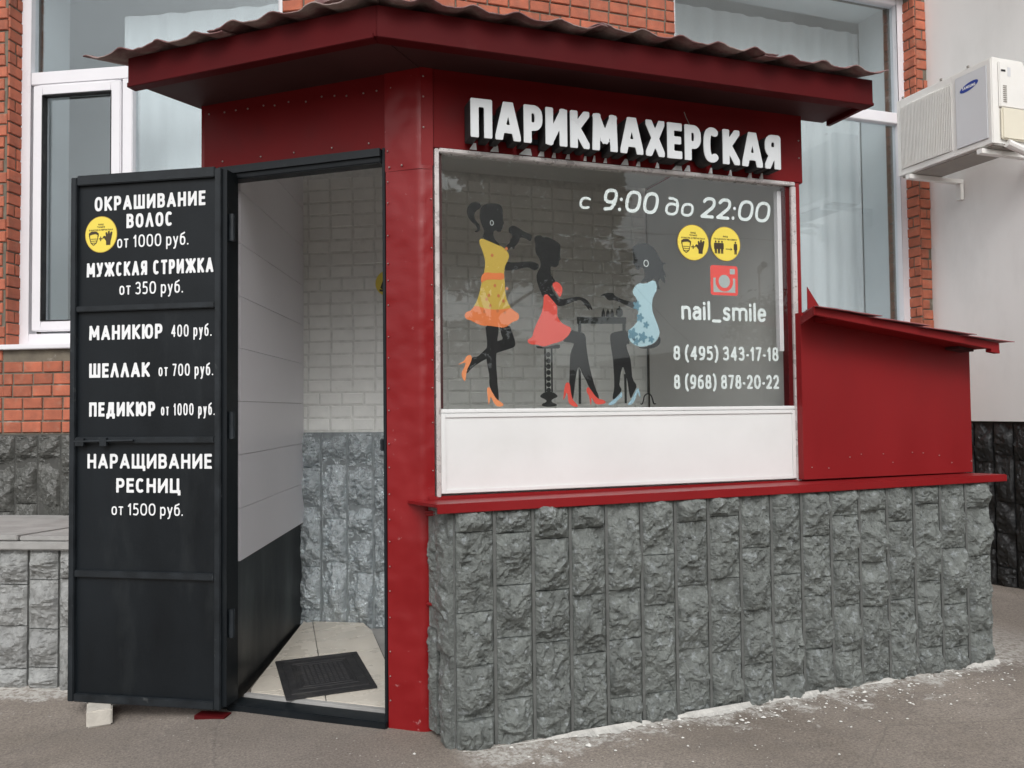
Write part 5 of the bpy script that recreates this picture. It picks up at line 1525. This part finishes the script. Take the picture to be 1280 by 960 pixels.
for k in range(4):
    x0_, x1_ = xs_[k] - (.0 if k == 0 else .02), xs_[k + 1] + .025
    tl = .004 + .0012 * k
    bm = bmesh.new()
    ff = lambda x, x0_=x0_, x1_=x1_, k=k: fz(x) + .037 + .013 * (1 - (x - x0_) / (x1_ - x0_)) * -1 + .013 + (.0006 * k)
    nseg = 8
    rows = []
    for j, y in enumerate((2.772, 2.80, 3.0, 3.6, 4.40)):
        row = []
        for i in range(nseg + 1):
            xx = x0_ + (x1_ - x0_) * i / nseg
            xq = max(xx, 2.31 + .50 * (min(y, 3.0) - 2.80))
            row.append(bm.verts.new((xq, y + (.006 * noise.noise(Vector((i * .7, k, 0))) if j == 0 else 0), ff(xx) - (.002 if j == 0 else 0))))
        rows.append(row)
    low = [[bm.verts.new(v_.co - Vector((0, 0, .003))) for v_ in row] for row in rows]
    for j in range(4):
        for i in range(nseg):
            bm.faces.new((rows[j][i], rows[j][i + 1], rows[j + 1][i + 1], rows[j + 1][i]))
            bm.faces.new((low[j][i], low[j + 1][i], low[j + 1][i + 1], low[j][i + 1]))
    for i in range(nseg):
        bm.faces.new((rows[0][i], low[0][i], low[0][i + 1], rows[0][i + 1]))
    for i in (0, nseg):
        for j in range(4):
            bm.faces.new((rows[j][i], rows[j + 1][i], low[j + 1][i], low[j][i]))
    part('roof_sheet', bm, M['annex_roof'], ax_)
bm = bmesh.new()
tv_ = [(2.402, 2.955, 1.745), (2.47, 2.955, 1.652), (2.402, 2.955, 1.630)]
a_ = [bm.verts.new(q) for q in tv_]; b_ = [bm.verts.new((q[0], q[1] + .004, q[2])) for q in tv_]
bm.faces.new(a_); bm.faces.new(b_[::-1])
for i in range(3):
    bm.faces.new((a_[i], b_[i], b_[(i + 1) % 3], a_[(i + 1) % 3]))
part('flashing', bm, M['red'], ax_)
bm = bmesh.new()
quadbox(bm, [Vector((2.402, 2.93, 1.634)), Vector((2.50, 2.90, 1.640)), Vector((2.52, 2.97, 1.648)), Vector((2.402, 2.97, 1.640)),
             Vector((2.402, 2.93, 1.638)), Vector((2.50, 2.90, 1.644)), Vector((2.52, 2.97, 1.652)), Vector((2.402, 2.97, 1.644))])
part('flashing', bm, M['roof'], ax_)

# ================================================================== shop sign: raised letters
sg = thing('shop_sign', 'raised white letters with black sides reading ПАРИКМАХЕРСКАЯ above the shop window', 'sign', (.83, 2.99, 2.25))
SY, SD = .098, .088
WORD = 'ПАРИКМАХЕРСКАЯ'.replace('А', 'Ặ')
h_ = .150
SZ = lambda u: 2.249 - (u - .825) * .0045
for ch, x, w in layout(WORD, .826, 2.232, h_, .105 * h_, .085, .3):
    vs, fs = glyph_mesh(ch, w, h_, .108 * h_, True, 0.0, h_ / 32)
    z0_ = SZ(x)
    bm = bmesh.new()
    bv = [bm.verts.new(FW(x + a, SY, z0_ + b)) for a, b in vs]
    for f in fs:
        bm.faces.new([bv[i] for i in f])
    face = bm.copy()
    # face plate, 4 mm thick
    ex = bmesh.ops.extrude_face_region(face, geom=list(face.faces))
    bmesh.ops.translate(face, verts=[q for q in ex['geom'] if isinstance(q, bmesh.types.BMVert)], vec=(0, .004, 0))
    lo_ = part('letter', face, M['lletter'], sg)
    bmesh.ops.translate(bm, verts=bm.verts, vec=(0, .0042, 0))
    be = [e for e in bm.edges if len(e.link_faces) == 1]
    ex = bmesh.ops.extrude_edge_only(bm, edges=be)
    bmesh.ops.translate(bm, verts=[q for q in ex['geom'] if isinstance(q, bmesh.types.BMVert)], vec=(0, SD - .006, 0))
    part('letter_side', bm, M['rubber'], lo_)
for i, (u_, w_) in enumerate(((.845, .03), (.93, .035), (1.05, .055), (1.13, .028), (1.19, .018), (1.25, .02), (1.33, .014), (1.37, .014), (1.42, .016), (1.50, .035), (1.57, .02), (1.66, .02), (1.74, .05), (1.80, .03), (1.92, .02), (2.02, .018), (2.12, .02), (2.18, .02))):
    zz = SZ(u_) - .004
    bm = flat(bmesh.new(), FW, [(u_, zz - .016), (u_ + w_, zz - .016), (u_ + w_ * .9, zz + .01), (u_ + w_ * .55, zz + .01)], .012 + .0002 * i)
    ex = bmesh.ops.extrude_face_region(bm, geom=list(bm.faces))
    bmesh.ops.translate(bm, verts=[q for q in ex['geom'] if isinstance(q, bmesh.types.BMVert)], vec=(0, .003, 0))
    part('backing_plate', bm, M['lletter'], sg)
part('sign_rail', BM((FW, .84, 2.22, .0, .010, 2.275, 2.295), (FW, .84, 2.22, .0, .010, 2.355, 2.375)), M['black'], sg)
wr = part('wire', tube(bmesh.new(), [FW(u_, .03, z_) for u_, z_ in ((1.795, 2.475), (1.805, 2.45), (1.822, 2.42), (1.842, 2.392), (1.838, 2.386), (1.81, 2.378), (1.79, 2.360))], .0016, 6), M['wire'])
wr['label'] = 'thin bent wire sticking out above the letter С of the sign'
wr['category'] = 'wire'

# ================================================================== door mat, brick, plank, notice
bm = bmesh.new()
mt_ = [(.150, 3.935), (.172, 3.405), (.545, 3.425), (.530, 3.955)]
prism(bm, mt_, .0385, .047)
md = part('doormat', bm, M['rubber'], None, bevel=.002)
md['label'] = 'black rubber doormat with stamped border lying on the cream tiles inside the doorway'
md['category'] = 'doormat'
def lerp2(a, b, t):
    return (a[0] + (b[0] - a[0]) * t, a[1] + (b[1] - a[1]) * t)
def mq(s, t):
    return lerp2(lerp2(mt_[0], mt_[3], s), lerp2(mt_[1], mt_[2], s), t)
bm = bmesh.new()
for r_ in (.07, .17, .22):
    for (a, b, c2, d2) in ((r_, r_, 1 - r_, r_), (r_, 1 - r_, 1 - r_, 1 - r_), (r_, r_, r_, 1 - r_), (1 - r_, r_, 1 - r_, 1 - r_)):
        p0, p1 = mq(a, b), mq(c2, d2)
        tube(bm, [(*p0, .0475), (*p1, .0475)], .0035, 5)
for i in range(9):
    for j in range(11):
        s, t = .27 + .46 * i / 8, .27 + .46 * j / 10
        p0, p1 = mq(s - .018, t), mq(s + .018, t)
        tube(bm, [(*p0, .0475), (*p1, .0475)], .003, 4)
part('raised_pattern', bm, M['rubber'], md)
bb = bmesh.new()
ub = U(-.575)
g_ = Fr(FO(ub, .0, 0)[:2], (.99, .14), (.14, -.99))
fbox(bb, g_, .0, .093, -.12, .115, -.036, .031)
wb = part('support_brick', bb, M['white_brick'], None, bevel=.006)
wb['label'] = 'whitish brick propping up the outer corner of the open black door'
wb['category'] = 'brick'
bb = BM((Fr(FO(U(-.10), 0, 0)[:2], FO.u[:2], FO.n[:2]), -.02, .11, -.06, -.005, -.03, .004))
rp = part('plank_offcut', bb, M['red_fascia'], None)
rp['label'] = 'short red plank lying under the hinge side of the open black door'
rp['category'] = 'plank'
ns = thing('door_notice', 'round yellow notice on the white brick inside, half hidden by the doorway post', 'notice', FL(-.075, .02, 1.93)[:])
part('disc', flat(bmesh.new(), FL, ell(-.072, 1.925, .072, .072, 32), .0185), M['yellow'], ns)
part('print', flat(flat(bmesh.new(), FL, [(-.115, 1.90), (-.08, 1.87), (-.03, 1.90), (-.03, 1.95), (-.09, 1.97)], .0195), FL, [(-.12, 1.84 + .04), (-.05, 1.87), (-.05, 1.88), (-.12, 1.892)], .0197), M['sticker_dark'], ns)

# ================================================================== air conditioner
AX, AY0, AY1, AZ0, AZ1 = 4.232, 3.540, 4.262, 2.760, 3.290
FAC = Fr((AX, AY1), (0, -1), (-1, 0))       # front face, u from far (0) to near (.722)
FAS = Fr((AX, AY0), (1, 0), (0, -1))        # end face toward the camera
AW = AY1 - AY0
ac = thing('air_conditioner', 'white outdoor air conditioner unit on brackets beside the right window', 'air conditioner', (AX, AY0, AZ0))
part('casing', BM((FAC, 0, AW, -.27, -.012, AZ0, AZ1)), M['ac'], ac, bevel=.008)
part('underside_tray', BM((FAC, .02, AW - .02, -.255, -.02, AZ0 - .008, AZ0 - .001)), M['ac_under'], ac)
part('front_frame', BM((FAC, .0, .030, -.0115, .0, AZ0 + .005, AZ1 - .012), (FAC, .445, AW - .0, -.0115, .0, AZ0 + .005, AZ1 - .012),
                       (FAC, .030, .445, -.0115, .0, AZ1 - .060, AZ1 - .012), (FAC, .030, .445, -.0115, .0, AZ0 + .005, AZ0 + .045)), M['ac'], ac, bevel=.003)
part('fins', BM((FAC, .031, .444, -.0119, -.0113, AZ0 + .046, AZ1 - .061)), M['ac_fin'], ac)
bm = bmesh.new()
g0, g1 = .034, .441
for i in range(34):
    u_ = g0 + (g1 - g0) * i / 33
    bul = .010 + .020 * math.sin(math.pi * i / 33)
    fbox(bm, FAC, u_ - .0021, u_ + .0021, -.004, bul * .5, AZ0 + .046, AZ1 - .061)
for j in range(7):
    z_ = AZ0 + .075 + j * .058
    tube(bm, [FAC(g0 + (g1 - g0) * t / 10, -.003 + (.010 + .020 * math.sin(math.pi * t / 10)) * .3, z_) for t in range(11)], .0016, 5)
part('grille', bm, M['ac'], ac)
bm = bmesh.new()
for rr_ in (.09, .19):
    tube(bm, [FAC(.237 + rr_ * math.cos(q), -.008, AZ0 + .25 + rr_ * math.sin(q)) for q in [2 * math.pi * i / 28 for i in range(29)]], .002, 5)
part('fan_ring', bm, M['ac_fin'], ac)
part('service_panel', BM((FAC, .475, AW - .022, .0, .007, AZ0 + .040, AZ1 - .045)), M['ac_panel'], ac, bevel=.004)
lg = part('emblem', flat(bmesh.new(), FAC, [(.527 + 0.066 * math.cos(q) + .0 * math.sin(q) + .05, AZ1 - .130 + .024 * math.sin(q) + .012 * math.cos(q)) for q in [2 * math.pi * i / 36 for i in range(36)]], .0078), M['blue'], ac)
bm = bmesh.new()
add_text(bm, FAC, 'SAMSUNG', .530, .624, AZ1 - .139, AZ1 - .121, .0086, hw=.11, n=14)
part('emblem_lettering', bm, M['print'], ac)
part('end_plate', BM((FAS, .006, .050, .0, .004, AZ0 + .006, AZ1 - .006)), M['ac'], ac)
part('end_cover', BM((FAS, .052, .262, .0, .014, AZ0 + .225, AZ1 - .03)), M['ac'], ac, bevel=.005)
part('valve_cover', BM((FAS, .060, .262, .0, .022, AZ0 + .030, AZ0 + .222)), M['ac_cream'], ac, bevel=.008)
part('handle_recess', BM((FAS, .066, .100, .0145, .016, AZ1 - .090, AZ1 - .078)), M['black_bar'], ac)
part('rating_label', BM((FAS, .118, .142, .0145, .0152, AZ1 - .115, AZ1 - .060)), M['ac_panel'], ac)
bm = bmesh.new()
for i in range(9):
    fbox(bm, FAS, .078, .106, .0145, .0165, AZ1 - .275 + i * .012, AZ1 - .275 + i * .012 + .006)
part('louvre', bm, M['ac_under'], ac)
part('pipe_shroud', tube(bmesh.new(), [(AX + .10, AY0 - .012, AZ0 + .01), (AX + .20, AY0 - .03, AZ0 - .03), (AX + .32, AY0 - .02, AZ0 - .05), (AX + .44, AY0 + .0, AZ0 - .06)], .026, 10), M['ac'], ac)
bm = bmesh.new()
for i, (u_, z_) in enumerate(((.05, .0), (.36, .002), (.56, .0))):
    fbox(bm, FAC, u_, u_ + .014, -.006, .003, AZ1 - .008, AZ1 + .004)
part('clips', bm, M['ac_under'], ac)
for yy in (AY0 + .075, AY1 - .10):
    bm = bmesh.new()
    FB = Fr((AX - .02, yy), (1, 0), (0, -1))
    fbox(bm, FB, 0, .466, -.020, .020, AZ0 - .040, AZ0 - .0095)
    fbox(bm, FB, .436, .466, -.020, .020, AZ0 - .15, AZ0 - .041)
    quadbox(bm, [FB(.06, -.004, AZ0 - .060), FB(.435, -.004, AZ0 - .34), FB(.435, .004, AZ0 - .34), FB(.06, .004, AZ0 - .060),
                 FB(.06, -.004, AZ0 - .041), FB(.435, -.004, AZ0 - .30), FB(.435, .004, AZ0 - .30), FB(.06, .004, AZ0 - .041)]) if yy < 3.7 and False else None
    part('bracket', bm, M['ac'], ac, bevel=.002)

# ================================================================== across the street (seen mirrored in the glass, lights the place)
def tree(x, y, h, rad, label, seed, leaves=5200, zc=None, group='trees across the street'):
    rs = random.Random(seed)
    root = thing('leafy_tree', label, 'tree', (x, y, 0), group)
    bm = bmesh.new()
    zc = zc or h * .66
    tube(bm, [(x, y, -.05), (x + .06, y, h * .25), (x - .05, y + .1, h * .55), (x, y, h * .85)], .20, 10, .05)
    clumps = []
    for i in range(11):
        a = rs.uniform(0, 6.28); rr = rad * rs.uniform(.35, .85); zz = zc + rs.uniform(-.55, .6) * h * .38
        p1 = Vector((x + rr * math.cos(a), y + rr * math.sin(a), zz))
        s0 = Vector((x, y, h * rs.uniform(.25, .5)))
        tube(bm, [s0, (s0 + p1) / 2 + Vector((0, 0, .25)), p1], .07, 6, .015)
        clumps.append((p1, rad * rs.uniform(.3, .5)))
    clumps.append((Vector((x, y, h * .9)), rad * .45))
    part('trunk', bm, M['bark'], root)
    vs, fs = [], []
    for k in range(leaves):
        c0, cr_ = clumps[rs.randrange(len(clumps))]
        d_ = Vector((rs.gauss(0, 1), rs.gauss(0, 1), rs.gauss(0, .8)))
        d_.normalize()
        p_ = c0 + d_ * cr_ * (rs.random() ** .35)
        s = rs.uniform(.07, .20)
        a1 = Vector((rs.uniform(-1, 1), rs.uniform(-1, 1), rs.uniform(-.5, .5))).normalized() * s
        a2 = Vector((rs.uniform(-1, 1), rs.uniform(-1, 1), rs.uniform(-1, .4))).normalized() * s
        b_ = len(vs)
        vs += [p_ - a1, p_ + a2 * .6, p_ + a1, p_ - a2 * .6]
        fs.append((b_, b_ + 1, b_ + 2, b_ + 3))
    me = bpy.data.meshes.new('crown')
    me.from_pydata([(v_ - Vector((x, y, 0)))[:] for v_ in vs], [], fs)
    me.materials.append(M['leaf'])
    o = link(bpy.data.objects.new('crown', me))
    o.parent = root
    return root
tree(8.0, -19.5, 13.0, 4.3, 'tall leafy tree across the street, mirrored in the left half of the shop window', 1, 30000, zc=8.0)
tree(5.0, -22.5, 7.5, 3.2, 'low dense leafy tree across the street, in front of the hedge', 6, 12000, zc=4.6)
tree(2.0, -21, 12.5, 3.8, 'broad leafy tree across the street, behind the photographer', 2, 5000)
tree(-6, -22, 9, 3.2, 'small leafy tree far across the street to the left, behind the photographer', 3, 3500)
tree(27, -30, 7, 3.4, 'round leafy tree beyond the green garage across the street', 4, 3500)
bm = bmesh.new()
hs_ = thing('hedge', 'low trimmed hedge running along the far side of the street', 'hedge', (5, -24, 0))
rs = random.Random(9)
vs, fs = [], []
for k in range(17000):
    x = rs.uniform(-16, 34); top = (4.9 if x < 9 else max(2.6, 4.9 - (x - 9) * .5)) + .7 * noise.noise(Vector((x * .35, 0, 0))) + .4 * noise.noise(Vector((x * 1.3, 0, 0)))
    p_ = Vector((x, -25 + rs.uniform(-.7, .7), rs.uniform(0, top)))
    s = rs.uniform(.12, .30)
    a1 = Vector((rs.uniform(-1, 1), rs.uniform(-1, 1), rs.uniform(-.7, .7))).normalized() * s
    a2 = Vector((rs.uniform(-1, 1), rs.uniform(-1, 1), rs.uniform(-1, 1))).normalized() * s
    b_ = len(vs)
    vs += [p_ - a1 - Vector((5, -24, 0)), p_ + a2 - Vector((5, -24, 0)), p_ + a1 - Vector((5, -24, 0)), p_ - a2 - Vector((5, -24, 0))]
    fs.append((b_, b_ + 1, b_ + 2, b_ + 3))
me = bpy.data.meshes.new('foliage'); me.from_pydata([v_[:] for v_ in vs], [], fs); me.materials.append(M['leaf'])
o = link(bpy.data.objects.new('foliage', me)); o.parent = hs_
gar = thing('street_garage', 'dark green metal garage with flat roof across the street, mirrored low in the shop window', 'garage', (17, -18, 0))
FG = Fr((0, -18), (1, 0), (0, 1))
part('wall', BM((FG, 14.0, 24.0, -6, 0, 0, 2.95)), M['garage'], gar)
part('roof', BM((FG, 13.8, 24.2, -6.2, .15, 2.95, 3.10)), M['garage'], gar)
part('door', BM((FG, 15.0, 17.6, .0, .04, 0, 2.3)), M['black_bar'], gar)
part('door', BM((FG, 18.6, 21.2, .0, .04, 0, 2.3)), M['black_bar'], gar)
lp = thing('street_lamp', 'tall grey street lamp across the street, mirrored beside the camera emblem', 'street lamp', (17.0, -17.4, 0))
part('pole', tube(bmesh.new(), [(17.0, -17.4, 0), (17.0, -17.4, 5.9)], .05, 10, .03), M['concrete'], lp)
part('lamp_head', tube(bmesh.new(), [(17.0, -17.4, 5.85), (17.0, -17.35, 6.0), (17.0, -17.1, 6.1)], .07, 10, .13), M['concrete'], lp)
for nm, pts, lb in (('power_line', [(-30, -15, 6.7), (8, -15, 6.35), (40, -15, 6.7)], 'lower power line strung along the street behind the photographer'),
                    ('power_line', [(3.2, -9, 8.4), (7.2, -11.5, 6.1), (11.5, -14, 3.6), (13, -15, 3.0)], 'sloping guy wire behind the photographer, mirrored across the shop window')):
    o = part(nm, tube(bmesh.new(), pts, .009, 6), M['rubber'], None)
    o['label'] = lb
    o['category'] = 'wire'
